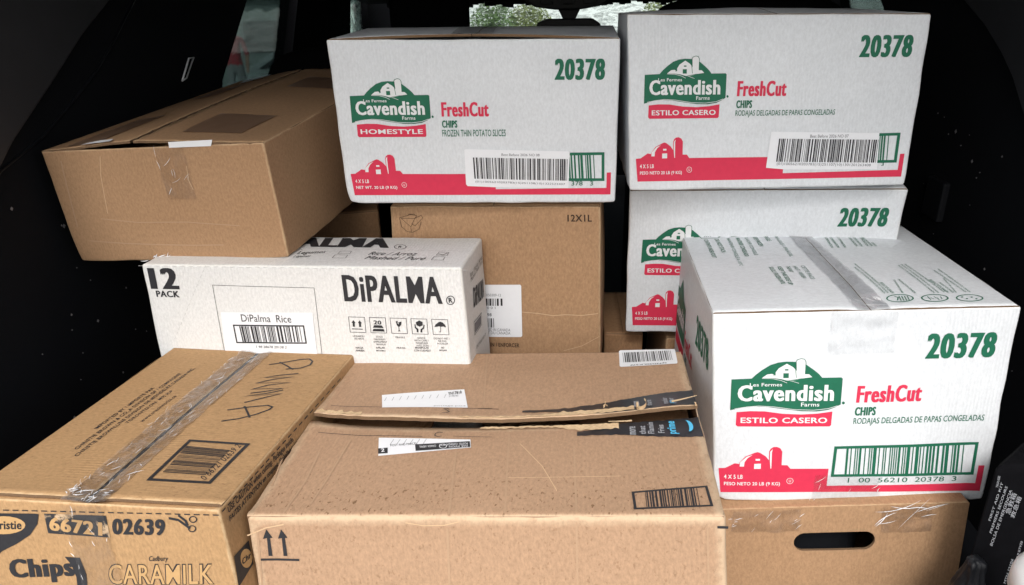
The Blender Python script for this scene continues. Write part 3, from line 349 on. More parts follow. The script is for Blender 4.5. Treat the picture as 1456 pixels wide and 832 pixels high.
('I','F','scissors_mark','black',1,'line',[[0.8974,0.9459],[0.8958,0.9433],[0.8931,0.9409],[0.8894,0.9389],[0.8852,0.9376],[0.8809,0.937],[0.8768,0.9372],[0.8735,0.9383],[0.8711,0.94],[0.8701,0.9422],[0.8703,0.9448],[0.8719,0.9474],[0.8747,0.9498],[0.8783,0.9517],[0.8825,0.9531],[0.8868,0.9536],[0.8909,0.9534],[0.8942,0.9524],[0.8965,0.9507],[0.8976,0.9484]],0.0012,1),
('I','F','product_logo','black',1,'text','Chips',[0.0992,0.7524],[0.3724,0.7726],[0.1138,0.8253],0.05,0),
('I','F','product_logo','black',1,'text','AHOY!',[0.1489,0.683],[0.3523,0.7006],[0.1628,0.7429],0.05,0),
('I','F','product_logo','black',1,'poly',[[0.3547,0.8443],[0.4143,0.8445],[0.4221,0.7973],[0.4056,0.7337],[0.365,0.7315],[0.3781,0.7863],[0.3725,0.8215]]),
('I','F','flavour_logo','black',1,'text','Cadbury',[0.6858,0.8432],[0.7616,0.8468],[0.6904,0.8615],0.01,0.3),
('I','F','flavour_outline','black',1,'text','CARAMILK',[0.5024,0.7702],[0.9136,0.7895],[0.52,0.832],0.035,0),
('I','F','flavour_outline','kraft_show',2,'text','CARAMILK',[0.5059,0.7731],[0.9119,0.7911],[0.5229,0.8303],0.008,0),
('I','R','side_warning','black',1,'text','USE CAUTION when cutting. Packages inside.',[0.0326,0.9647],[0.4217,0.9531],[0.0334,0.9862],0.02,0),
('I','R','side_warning','black',1,'text','FAITES ATTENTION en coupant. Emballages.',[0.0291,0.9439],[0.4126,0.9334],[0.0314,0.9621],0.02,0),
('I','R','cut_line','black',1,'line',[[0.0094,0.9893],[0.0257,0.989]],0.0016,0),
('I','R','cut_line','black',1,'line',[[0.0367,0.9888],[0.0533,0.9884]],0.0016,0),
('I','R','cut_line','black',1,'line',[[0.0646,0.9882],[0.0818,0.9879]],0.0016,0),
('I','R','cut_line','black',1,'line',[[0.0934,0.9877],[0.111,0.9873]],0.0016,0),
('I','R','cut_line','black',1,'line',[[0.123,0.9871],[0.1411,0.9867]],0.0016,0),
('I','R','cut_line','black',1,'line',[[0.1534,0.9865],[0.1721,0.9861]],0.0016,0),
('I','R','cut_line','black',1,'line',[[0.1848,0.9859],[0.204,0.9855]],0.0016,0),
('I','R','cut_line','black',1,'line',[[0.2171,0.9853],[0.2369,0.9849]],0.0016,0),
('I','R','cut_line','black',1,'line',[[0.2503,0.9846],[0.2708,0.9842]],0.0016,0),
('I','R','cut_line','black',1,'line',[[0.2846,0.984],[0.3057,0.9836]],0.0016,0),
('I','R','cut_line','black',1,'line',[[0.32,0.9833],[0.3418,0.9829]],0.0016,0),
('I','R','cut_line','black',1,'line',[[0.3565,0.9826],[0.379,0.9821]],0.0016,0),
('I','R','cut_line','black',1,'line',[[0.3942,0.9818],[0.4174,0.9814]],0.0016,0),
('I','R','cut_line','black',1,'line',[[0.4331,0.9811],[0.4571,0.9806]],0.0016,0),
('I','R','cut_line','black',1,'line',[[0.4734,0.9803],[0.4981,0.9798]],0.0016,0),
('I','R','cut_line','black',1,'line',[[0.515,0.9795],[0.5406,0.979]],0.0016,0),
('I','R','cut_line','black',1,'line',[[0.558,0.9786],[0.5846,0.9781]],0.0016,0),
('I','R','cut_line','black',1,'line',[[0.6026,0.9777],[0.6301,0.9772]],0.0016,0),
('I','R','cut_line','black',1,'line',[[0.6487,0.9768],[0.6773,0.9763]],0.0016,0),
('I','R','cut_line','black',1,'line',[[0.6966,0.9759],[0.7262,0.9753]],0.0016,0),
('I','R','cut_line','black',1,'line',[[0.7462,0.9749],[0.7769,0.9743]],0.0016,0),
('I','R','cut_line','black',1,'line',[[0.7978,0.9739],[0.8296,0.9733]],0.0016,0),
('I','R','christie_logo','black',1,'poly',[[0.0122,0.8636],[0.0893,0.8548],[0.0845,0.7893],[-0.0012,0.7835]]),
('I','R','christie_logo','kraft_show',2,'poly',[[0.0849,0.8051],[0.0806,0.7994],[0.0743,0.7961],[0.0665,0.7956],[0.0581,0.7978],[0.0499,0.8024],[0.0428,0.8091],[0.0374,0.8171],[0.0341,0.8256],[0.0333,0.8339],[0.0351,0.8411],[0.0393,0.8466],[0.0454,0.8499],[0.0529,0.8507],[0.0612,0.8488],[0.0694,0.8443],[0.0767,0.8378],[0.0823,0.8298],[0.0858,0.8211],[0.0867,0.8125]]),
('I','R','christie_logo','black',3,'text','Chr',[0.0355,0.8209],[0.081,0.8114],[0.0391,0.8357],0.03,0),
('J','T','shipping_label','label',2,'poly',[[0.164,0.6399],[0.3878,0.6772],[0.4152,0.5394],[0.1858,0.5433]]),
('J','T','shipping_label/label_print','grey',4,'line',[[0.1818,0.6186],[0.182,0.5906]],0.0005,0),
('J','T','shipping_label/label_print','grey',4,'line',[[0.202,0.6211],[0.2021,0.593]],0.0005,0),
('J','T','shipping_label/label_print','grey',4,'line',[[0.2223,0.6235],[0.2221,0.5954]],0.0005,0),
('J','T','shipping_label/label_print','grey',4,'line',[[0.2425,0.626],[0.2421,0.5978]],0.0005,0),
('J','T','shipping_label/label_print','grey',4,'line',[[0.2627,0.6285],[0.2621,0.6003]],0.0005,0),
('J','T','shipping_label/label_print','grey',4,'line',[[0.2829,0.6309],[0.2821,0.6027]],0.0005,0),
('J','T','shipping_label/label_print','grey',4,'line',[[0.303,0.6334],[0.3021,0.6051]],0.0005,0),
('J','T','shipping_label/label_print','grey',4,'line',[[0.3232,0.6359],[0.322,0.6075]],0.0005,0),
('J','T','shipping_label/label_print','grey',4,'line',[[0.3433,0.6383],[0.342,0.61]],0.0005,0),
('J','T','shipping_label/label_print','black',4,'text','YH17818',[0.3502,0.6296],[0.3855,0.6433],[0.3462,0.6517],0.02,0),
('J','T','shipping_label/label_print','grey',4,'text','5178 82',[0.3541,0.6154],[0.379,0.6224],[0.3521,0.6267],0.0,0),
('J','T','shipping_label/label_print','grey',4,'text','postage paid',[0.3246,0.5454],[0.4072,0.5458],[0.3239,0.5544],0.0,0),
('J','T','flap_marks','black',1,'line',[[0.0391,0.5684],[0.075,0.5605],[0.1094,0.5572],[0.1824,0.5488]],0.0008,0),
('J','T','flap_marks','black',1,'line',[[0.3688,0.5261],[0.3624,0.5332],[0.3537,0.5316],[0.371,0.5112],[0.3636,0.501],[0.3531,0.5003]],0.0012,0),
('J','T','flap_marks','black',1,'line',[[0.4018,0.5326],[0.4263,0.5357],[0.4794,0.5365]],0.0008,0),
('J','T','flap_marks','black',1,'line',[[0.0429,0.42],[0.1129,0.4066],[0.1576,0.3972],[0.2315,0.391],[0.3212,0.3829]],0.0009,0),
('J','T','flap_marks','black',1,'line',[[0.3686,0.4049],[0.3583,0.4085],[0.3506,0.3999],[0.3511,0.3877],[0.3596,0.3807],[0.3695,0.384]],0.0012,0),
('J','T','flap_marks','black',1,'line',[[0.3981,0.3819],[0.4355,0.378],[0.4945,0.3738]],0.0007,0),
('J','T','postage_label','label',2,'poly',[[0.2113,0.3792],[0.4437,0.3592],[0.4508,0.3128],[0.2323,0.2766]]),
('J','T','postage_label/label_print','black',4,'poly',[[0.3113,0.334],[0.4437,0.3474],[0.4492,0.3144],[0.3193,0.298]]),
('J','T','postage_label/label_print','black',4,'poly',[[0.2238,0.3153],[0.2467,0.3183],[0.2528,0.2891],[0.2302,0.2862]]),
('J','T','postage_label/label_print','label',6,'text','POSTES  CANADA  POST',[0.4389,0.3391],[0.3702,0.3317],[0.4411,0.3276],0.0,0),
('J','T','postage_label/label_print','label',6,'text','CANADA  AIRMAIL',[0.3635,0.3285],[0.3234,0.324],[0.366,0.317],0.0,0),
('J','T','postage_label/label_print','label',6,'text','PAR AVION',[0.4408,0.3243],[0.3967,0.3199],[0.4427,0.3145],0.0,0),
('J','T','postage_label/label_print','label',6,'line',[[0.3909,0.3199],[0.391,0.3164],[0.3902,0.3132],[0.3887,0.3107],[0.3865,0.3092],[0.3839,0.3086],[0.3812,0.3092],[0.3785,0.3109],[0.3762,0.3134],[0.3745,0.3166],[0.3735,0.3201],[0.3734,0.3237],[0.3741,0.3269],[0.3757,0.3294],[0.3778,0.331],[0.3805,0.3316],[0.3832,0.331],[0.3859,0.3293],[0.3882,0.3267],[0.3899,0.3235]],0.0008,1),
('J','T','postage_label/label_print','label',6,'text','2',[0.2357,0.2941],[0.2442,0.2956],[0.2312,0.3119],0.03,0),
('J','T','postage_label/label_print','black',4,'text','POST AND PARCEL',[0.2528,0.3248],[0.3172,0.334],[0.2496,0.3364],0.0,0),
('J','T','postage_label/label_print','grey',4,'line',[[0.252,0.365],[0.2492,0.3347]],0.0005,0),
('J','T','postage_label/label_print','grey',4,'line',[[0.2685,0.3647],[0.2655,0.3346]],0.0005,0),
('J','T','postage_label/label_print','grey',4,'line',[[0.285,0.3645],[0.2818,0.3344]],0.0005,0),
('J','T','postage_label/label_print','grey',4,'line',[[0.3014,0.3643],[0.2981,0.3342]],0.0005,0),
('J','T','postage_label/label_print','grey',4,'line',[[0.3178,0.3641],[0.3143,0.334]],0.0005,0),
('J','T','postage_label/label_print','grey',4,'line',[[0.3342,0.3639],[0.3305,0.3338]],0.0005,0),
('J','T','sticker','label',2,'poly',[[0.8145,0.9948],[0.8189,1.0033],[0.9758,1.009],[0.9793,1.0013],[0.9773,0.8868],[0.9739,0.8769],[0.8167,0.8532],[0.8132,0.8611]]),
('J','T','sticker/barcode_bars','black',4,'bars',[[0.8255,0.8926],[0.9646,0.9072],[0.9649,0.993],[0.8245,0.9785]],34,21),
('J','T','sticker/sticker_text','black',4,'text','spND90LK37F',[0.9466,0.8895],[0.8431,0.8762],[0.9463,0.8756],0.01,0),
('J','T','barcode_frame','black',1,'line',[[0.8214,0.0973],[0.9745,0.1247],[0.9766,0.0417],[0.8235,0.0283]],0.0028,1),
('J','T','barcode_bars','black',1,'bars',[[0.8465,0.0345],[0.9532,0.043],[0.9549,0.118],[0.8461,0.0985]],22,14),
('J','T','crease','dark_brown',1,'line',[[0.4421,0.5347],[0.497,0.5299]],0.0009,0),
('J','T','crease','pale_kraft',1,'line',[[0.5655,0.3325],[0.6245,0.2147],[0.662,0.1019]],0.0009,0),
('J','T','crease','pale_kraft',1,'line',[[0.5519,0.1574],[0.7987,0.1699]],0.0009,0),
('J','T','crease','crease_kraft',0,'line',[[0.0791,0.3054],[0.0884,0.1603],[0.0827,0.0129]],0.0022,0),
('J','T','crease','crease_kraft',0,'line',[[0.1409,0.3715],[0.1373,0.1745],[0.1309,0.0511]],0.0022,0),
('J','T','crease','crease_kraft',0,'line',[[0.4146,0.3262],[0.4426,0.0005]],0.0022,0),
('J','T','crease','crease_kraft',0,'line',[[-0.0064,0.2901],[0.0162,0.1324]],0.0022,0),
('J','T','crease','crease_kraft',0,'line',[[0.6938,0.3228],[0.7046,0.0124]],0.002,0),
('J','T','crease','crease_kraft',0,'line',[[0.8425,0.9116],[0.8375,0.6766]],0.002,0),
('J','T','crease','crease_kraft',0,'line',[[0.9703,0.2721],[0.9743,0.1006]],0.002,0),
('J','T','crease','crease_kraft',0,'line',[[0.5356,0.392],[0.5582,0.0125]],0.002,0),
('J','T','crease','crease_kraft',0,'line',[[0.419,0.9744],[0.4549,0.56]],0.002,0),
('J','F','crease','crease_kraft',0,'line',[[0.4368,0.9668],[0.4261,0.7381]],0.0022,0),
('J','F','crease','crease_kraft',0,'line',[[0.0229,0.9658],[0.0097,0.7298]],0.0022,0),
('J','F','crease','pale_kraft',0,'line',[[0.3498,0.9818],[0.387,0.9735],[0.4312,0.9752],[0.4633,0.9853]],0.001,0),
('J','F','crease','pale_kraft',0,'line',[[-0.0014,0.9439],[0.0429,0.9658],[0.0839,0.9763]],0.0016,0),
('J','F','crease','crease_kraft',0,'line',[[0.704,0.9838],[0.6954,0.7433]],0.0018,0),
('J','F','crease','crease_kraft',0,'line',[[0.9627,0.968],[0.9621,0.7487]],0.0018,0),
('J','F','arrow_mark','black',1,'poly',[[0.0382,0.8821],[0.0409,0.9353],[0.032,0.9335],[0.043,0.9615],[0.0537,0.9362],[0.0476,0.9353],[0.0469,0.8821]]),
('J','F','arrow_mark','black',1,'poly',[[0.0717,0.8824],[0.0742,0.9354],[0.0654,0.9336],[0.0762,0.9616],[0.087,0.9364],[0.0809,0.9355],[0.0804,0.8824]]),
('J','F','arrow_mark','black',1,'line',[[0.0195,0.872],[0.1057,0.8711]],0.0028,0),
('J','F','arrow_mark','black',1,'line',[[0.9818,0.9713],[1.003,0.9706]],0.003,0)]

# ------------------------------------------------------------------ camera
cd = bpy.data.cameras.new('camera'); cam = bpy.data.objects.new('camera', cd); COL.objects.link(cam)
r_, u_, f_ = Vector(CAM['r']), Vector(CAM['u']), Vector(CAM['f'])
m = Matrix((r_, u_, -f_)).transposed().to_4x4(); m.translation = (0, 0, CAM['z']); cam.matrix_world = m
cd.sensor_width = 36; cd.lens = 36 * CAM['fpx'] / 1456; cd.clip_start = .02; cd.clip_end = 400
S.camera = cam
# ------------------------------------------------------------------ light
S.view_settings.view_transform = 'Standard'; S.view_settings.look = 'None'; S.view_settings.gamma = 1
S.view_settings.exposure = 0.56
W = bpy.data.worlds.new('World'); S.world = W; W.use_nodes = True
nt = W.node_tree; bg = nt.nodes['Background']
sky = nt.nodes.new('ShaderNodeTexSky'); sky.sky_type = 'NISHITA'; sky.sun_disc = False
SUN_EL, SUN_AZ = R(47), R(186)
sky.sun_elevation = SUN_EL; sky.sun_rotation = SUN_AZ; sky.dust_density = 4; sky.air_density = 1.6; sky.ozone_density = 1
hs = nt.nodes.new('ShaderNodeHueSaturation'); hs.inputs['Saturation'].default_value = .28
nt.links.new(sky.outputs[0], hs.inputs['Color']); nt.links.new(hs.outputs[0], bg.inputs[0]); bg.inputs[1].default_value = .15
sd = bpy.data.lights.new('sun', 'SUN'); sd.energy = 1.5; sd.angle = R(14); sd.color = (1, .975, .945)
so = bpy.data.objects.new('sun', sd); COL.objects.link(so)
sv = Vector((math.sin(SUN_AZ) * math.cos(SUN_EL), math.cos(SUN_AZ) * math.cos(SUN_EL), math.sin(SUN_EL)))
so.rotation_euler = sv.to_track_quat('Z', 'Y').to_euler(); so.location = sv * 30
# ------------------------------------------------------------------ materials
MAT = {}
def newmat(name):
    m = bpy.data.materials.new(name); m.use_nodes = True; MAT[name] = m
    return m, m.node_tree, m.node_tree.nodes['Principled BSDF']
def N(nt, t, **k):
    n = nt.nodes.new(t)
    for a, b in k.items():
        if a in n.inputs: n.inputs[a].default_value = b
        else: setattr(n, a, b)
    return n
def mixc(nt, fac, a, b, mode='MIX'):
    n = nt.nodes.new('ShaderNodeMix'); n.data_type = 'RGBA'; n.blend_type = mode
    for i, v in ((0, fac), (6, a), (7, b)):
        if isinstance(v, (float, int)): n.inputs[i].default_value = v
        elif isinstance(v, tuple): n.inputs[i].default_value = (*v, 1)
        else: nt.links.new(v, n.inputs[i])
    return n.outputs[2]
def ramp(nt, src, stops):
    n = nt.nodes.new('ShaderNodeValToRGB'); e = n.color_ramp.elements
    while len(e) < len(stops): e.new(.5)
    for x, (p, c) in zip(e, stops): x.position = p; x.color = (c, c, c, 1)
    nt.links.new(src, n.inputs[0]); return n.outputs[0]
def board(name, base, dark, light, flute=.5, rough=.82, mottle=.6, specks=.35, wear=None, corr=.0075, bump=.35, fleckcol=(.12, .06, .03), stain=0, wear_hi=0):
    """corrugated board: fibre mottling, faint flute lines, flecks, scuffed edges"""
    m, nt, b = newmat(name); L = nt.links
    uv = N(nt, 'ShaderNodeUVMap'); uv.uv_map = 'UVMap'
    oi = N(nt, 'ShaderNodeObjectInfo')
    add = N(nt, 'ShaderNodeVectorMath', operation='ADD'); L.new(uv.outputs[0], add.inputs[0])
    sc = N(nt, 'ShaderNodeVectorMath', operation='SCALE'); sc.inputs[3].default_value = 7.3
    cx = N(nt, 'ShaderNodeCombineXYZ'); L.new(oi.outputs['Random'], cx.inputs[0]); L.new(oi.outputs['Random'], cx.inputs[2]); L.new(cx.outputs[0], sc.inputs[0]); L.new(sc.outputs[0], add.inputs[1])
    v = add.outputs[0]
    def noi(scale, det=4, ro=.6, stretch=None):
        n = N(nt, 'ShaderNodeTexNoise', Scale=scale, Detail=det, Roughness=ro)
        if stretch:
            mp = N(nt, 'ShaderNodeMapping'); mp.inputs[3].default_value = stretch; L.new(v, mp.inputs[0]); L.new(mp.outputs[0], n.inputs[0])
        else: L.new(v, n.inputs[0])
        return n.outputs[0]
    big = ramp(nt, noi(9, 5, .65), [(.3, 0), (.7, 1)])
    fib = ramp(nt, noi(300, 4, .75, (1, .5, 1)), [(.34, 0), (.66, 1)])
    c = mixc(nt, big, dark, light); c = mixc(nt, .55, c, base)
    fc = mixc(nt, fib, tuple(x * .72 for x in base), tuple(min(1, x * 1.22) for x in base)); c = mixc(nt, mottle, c, fc)
    wv = N(nt, 'ShaderNodeTexWave', bands_direction='X', Scale=1 / corr / 6.2832 * 1.0 * 3.14, Distortion=.6, Detail=1); wv.inputs['Detail Scale'].default_value = 20
    L.new(v, wv.inputs[0])
    fl = ramp(nt, noi(6, 2), [(.42, 0), (.66, 1)])
    mm = N(nt, 'ShaderNodeMath', operation='MULTIPLY'); L.new(wv.outputs[1], mm.inputs[0]); L.new(fl, mm.inputs[1])
    m2 = N(nt, 'ShaderNodeMath', operation='MULTIPLY'); L.new(mm.outputs[0], m2.inputs[0]); m2.inputs[1].default_value = flute * .16
    c = mixc(nt, m2.outputs[0], c, tuple(x * .6 for x in base))
    sp = ramp(nt, noi(420, 2, .5), [(.72, 0), (.78, 1)])
    s2 = N(nt, 'ShaderNodeMath', operation='MULTIPLY'); L.new(sp, s2.inputs[0]); s2.inputs[1].default_value = specks
    c = mixc(nt, s2.outputs[0], c, fleckcol)
    at = N(nt, 'ShaderNodeAttribute'); at.attribute_name = 'edge'
    en = noi(70, 5, .7)
    if stain:
        st = ramp(nt, noi(240, 3, .62, (1, .6, 1)), [(.60, 0), (.67, .85)])
        a2 = N(nt, 'ShaderNodeAttribute'); a2.attribute_name = 'stain'
        s3 = N(nt, 'ShaderNodeMath', operation='MULTIPLY'); L.new(st, s3.inputs[0]); L.new(a2.outputs[2], s3.inputs[1])
        c = mixc(nt, s3.outputs[0], c, (.17, .09, .045))
    em = N(nt, 'ShaderNodeMath', operation='MULTIPLY'); L.new(at.outputs[2], em.inputs[0]); L.new(en, em.inputs[1])
    er = ramp(nt, em.outputs[0], [(.14, 0), (.42, 1)] if wear_hi else [(.28, 0), (.5, 1)])
    e3 = N(nt, 'ShaderNodeMath', operation='MULTIPLY'); L.new(er, e3.inputs[0]); e3.inputs[1].default_value = .55
    c = mixc(nt, e3.outputs[0], c, wear or light)
    L.new(c, b.inputs['Base Color']); b.inputs['Roughness'].default_value = rough; b.inputs['Specular IOR Level'].default_value = .3
    bp = N(nt, 'ShaderNodeBump', Strength=bump, Distance=.0012)
    h = N(nt, 'ShaderNodeMath', operation='ADD'); L.new(mm.outputs[0], h.inputs[0])
    h2 = N(nt, 'ShaderNodeMath', operation='MULTIPLY'); L.new(noi(38, 6, .62), h2.inputs[0]); h2.inputs[1].default_value = .9
    L.new(h2.outputs[0], h.inputs[1]); L.new(h.outputs[0], bp.inputs['Height']); L.new(bp.outputs[0], b.inputs['Normal'])
    return m
board('white_board', (.705, .73, .76), (.65, .67, .70), (.78, .80, .825), flute=.5, rough=.5, mottle=.28, specks=.10, wear=(.80, .80, .78), fleckcol=(.42, .42, .40), bump=.22)
board('white_board_plain', (.72, .72, .715), (.67, .67, .665), (.77, .77, .765), flute=.7, rough=.6, mottle=.4, specks=.10, wear=(.8, .78, .72), fleckcol=(.45, .42, .36), bump=.3)
board('kraft_warm', (.42, .255, .125), (.35, .205, .09), (.49, .31, .16), wear=(.68, .50, .30), stain=1, bump=.24)
board('kraft', (.39, .235, .13), (.34, .20, .105), (.44, .27, .155), bump=.22, wear=(.60, .43, .26))
board('kraft_pink', (.42, .265, .165), (.365, .225, .135), (.48, .31, .20), wear=(.66, .50, .34), stain=1, flute=.7, wear_hi=1, bump=.2)
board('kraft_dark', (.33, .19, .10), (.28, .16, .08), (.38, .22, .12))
def flat(name, col, rough=.7, var=.08, metal=0, spec=.3, scale=120, bump=0):
    m, nt, b = newmat(name)
    tc = N(nt, 'ShaderNodeTexCoord'); n = N(nt, 'ShaderNodeTexNoise', Scale=scale, Detail=4); nt.links.new(tc.outputs['Object'], n.inputs[0])
    c = mixc(nt, n.outputs[0], tuple(x * (1 - var) for x in col), tuple(min(1, x * (1 + var)) for x in col))
    nt.links.new(c, b.inputs['Base Color']); b.inputs['Roughness'].default_value = rough; b.inputs['Metallic'].default_value = metal; b.inputs['Specular IOR Level'].default_value = spec
    if bump:
        bp = N(nt, 'ShaderNodeBump', Strength=bump, Distance=.002); nt.links.new(n.outputs[0], bp.inputs['Height']); nt.links.new(bp.outputs[0], b.inputs['Normal'])
    return m
flat('green', (.014, .135, .075), .6, .12); flat('grey_green', (.20, .30, .27), .6); flat('red', (.66, .035, .085), .6, .08)
flat('paper', (.76, .77, .78), .6, .03); flat('label', (.82, .83, .86), .45, .03); flat('black', (.030, .030, .034), .55, .3); flat('grey', (.16, .16, .18), .6)
flat('dark_brown', (.05, .028, .018), .7); flat('pale_kraft', (.60, .42, .26), .8); flat('kraft_show', (.50, .31, .14), .8, .15); flat('shade', (.50, .50, .50), .8); flat('crease_kraft', (.435, .285, .18), .85, .12, scale=300)
flat('cut_edge', (.17, .105, .06), .9, .45, scale=700); flat('torn_paper', (.66, .48, .29), .9, .3, scale=300, bump=.4)
flat('tape_black', (.022, .024, .030), .28, .3, spec=.6, scale=60, bump=.2); flat('cyan', (.10, .50, .78), .5)
flat('tape_brown', (.23, .14, .09), .35, .2, spec=.6, scale=40, bump=.2)
flat('carpet', (.010, .011, .014), .95, .5, scale=900, bump=.4, spec=.1); flat('trim_grey', (.036, .037, .042), .55, .1, scale=30); flat('trim_black', (.012, .013, .016), .45, .2)
flat('seat_black', (.006, .006, .007), 1., .3, spec=.02); flat('lining', (.02, .02, .022), .9, .2); flat('bag_black', (.004, .004, .005), .9, .3, scale=60, bump=.5, spec=.06); flat('bag_print', (.36, .37, .40), .6)
flat('glint', (.82, .82, .84), .15, .02, spec=.8); flat('siding', (.34, .40, .39), .8, .1, scale=2); 
flat('white_plastic', (.78, .78, .78), .3, .03, spec=.5); flat('paint_dark', (.02, .025, .03), .25, .1, spec=.6); flat('lint', (.22, .21, .22), .9)
m, nt_, b_ = newmat('black_scuffed'); L_ = nt_.links
tc = N(nt_, 'ShaderNodeTexCoord'); n1 = N(nt_, 'ShaderNodeTexNoise', Scale=22, Detail=6, Roughness=.7); L_.new(tc.outputs['Object'], n1.inputs[0])
rr = ramp(nt_, n1.outputs[0], [(.50, 0), (.56, 1)]); L_.new(mixc(nt_, rr, (.03, .03, .034), (.56, .40, .25)), b_.inputs['Base Color']); b_.inputs['Roughness'].default_value = .5
def film(name, gloss=.12, haze=.10, rough=.12, hazecol=(.85, .85, .85), tint=(1, 1, 1), scale=60):
    m, nt, b = newmat(name); L = nt.links; nt.nodes.remove(b); out = nt.nodes['Material Output']
    tr = N(nt, 'ShaderNodeBsdfTransparent'); tr.inputs[0].default_value = (*tint, 1); gl = N(nt, 'ShaderNodeBsdfGlossy', Roughness=rough); df = N(nt, 'ShaderNodeBsdfDiffuse'); df.inputs[0].default_value = (*hazecol, 1)
    tc = N(nt, 'ShaderNodeTexCoord'); n = N(nt, 'ShaderNodeTexNoise', Scale=scale, Detail=6, Roughness=.65, Distortion=1.2); L.new(tc.outputs['Object'], n.inputs[0])
    hz = ramp(nt, n.outputs[0], [(.45, haze * .3), (.70, min(1, haze * 2.4))])
    a = N(nt, 'ShaderNodeMixShader'); L.new(hz, a.inputs[0]); L.new(tr.outputs[0], a.inputs[1]); L.new(df.outputs[0], a.inputs[2])
    fr = N(nt, 'ShaderNodeFresnel', IOR=1.5); ad = N(nt, 'ShaderNodeMath', operation='ADD'); ad.inputs[1].default_value = gloss; hf = N(nt, 'ShaderNodeMath', operation='MULTIPLY'); hf.inputs[1].default_value = .45; L.new(fr.outputs[0], hf.inputs[0]); L.new(hf.outputs[0], ad.inputs[0])
    c = N(nt, 'ShaderNodeMixShader'); L.new(ad.outputs[0], c.inputs[0]); L.new(a.outputs[0], c.inputs[1]); L.new(gl.outputs[0], c.inputs[2])
    bp = N(nt, 'ShaderNodeBump', Strength=.3, Distance=.003); L.new(n.outputs[0], bp.inputs['Height']); L.new(bp.outputs[0], gl.inputs['Normal'])
    L.new(c.outputs[0], out.inputs[0]); return m
film('clear_tape', .01, .02, .08, scale=35); film('clear_tape_milky', .01, .09, .08, hazecol=(.84, .82, .82), scale=55); film('white_tape', .03, .26, .10, (.60, .60, .62), (.93, .93, .94), 9)
film('smoked_glass', 0, .0, .02, tint=(.27, .32, .31), scale=2); film('windshield_glass', 0, .42, .02, hazecol=(.75, .88, .83), tint=(.85, .94, .91), scale=18)
# ------------------------------------------------------------------ helpers
def link(o, parent=None):
    COL.objects.link(o)
    if parent: o.parent = parent
    return o
def empty(name, loc, label, cat, group=None):
    o = bpy.data.objects.new(name, None); o.location = loc; o.empty_display_size = .05; link(o)
    o['label'] = label; o['category'] = cat
    if group: o['group'] = group
    return o
def meshobj(name, verts, faces, mats, parent=None, base=None, smooth=True, mi=None, uvs=None, attrs=None, kind=None):
    me = bpy.data.meshes.new(name)
    b = Vector(base) if base is not None else (parent_world(parent) if parent else Vector((0, 0, 0)))
    me.from_pydata([tuple(Vector(v) - b) for v in verts], [], faces)
    for k in (mats if isinstance(mats, (list, tuple)) else [mats]): me.materials.append(MAT[k])
    if mi: me.polygons.foreach_set('material_index', mi)
    if uvs is not None:
        ul = me.uv_layers.new(name='UVMap'); flatuv = []
        for f in uvs:
            for q in f: flatuv += [q[0], q[1]]
        ul.data.foreach_set('uv', flatuv)
    for an, vals in (attrs or {}).items():
        a = me.attributes.new(an, 'FLOAT', 'POINT'); a.data.foreach_set('value', vals)
    me.update()
    if smooth:
        me.polygons.foreach_set('use_smooth', [True] * len(me.polygons)); me.update()
    o = bpy.data.objects.new(name, me)
    link(o, parent)
    if not parent: o.location = b
    if kind: o['kind'] = kind
    return o
def parent_world(p):
    v = Vector((0, 0, 0))
    while p: v += Vector(p.location); p = p.parent
    return v
KK = {'FTL': (0, 0, 1), 'FTR': (1, 0, 1), 'FBL': (0, 0, 0), 'FBR': (1, 0, 0), 'BTL': (0, 1, 1), 'BTR': (1, 1, 1), 'BBL': (0, 1, 0), 'BBR': (1, 1, 0)}
FACES = ['F', 'B', 'L', 'R', 'T', 'D']
def fmap(f, u, v):
    return {'F': (u, 0, v), 'B': (1 - u, 1, v), 'R': (1, u, v), 'L': (0, 1 - u, v), 'T': (u, v, 1), 'D': (u, 1 - v, 0)}[f]
def sstep(x): x = max(0, min(1, x)); return x * x * (3 - 2 * x)
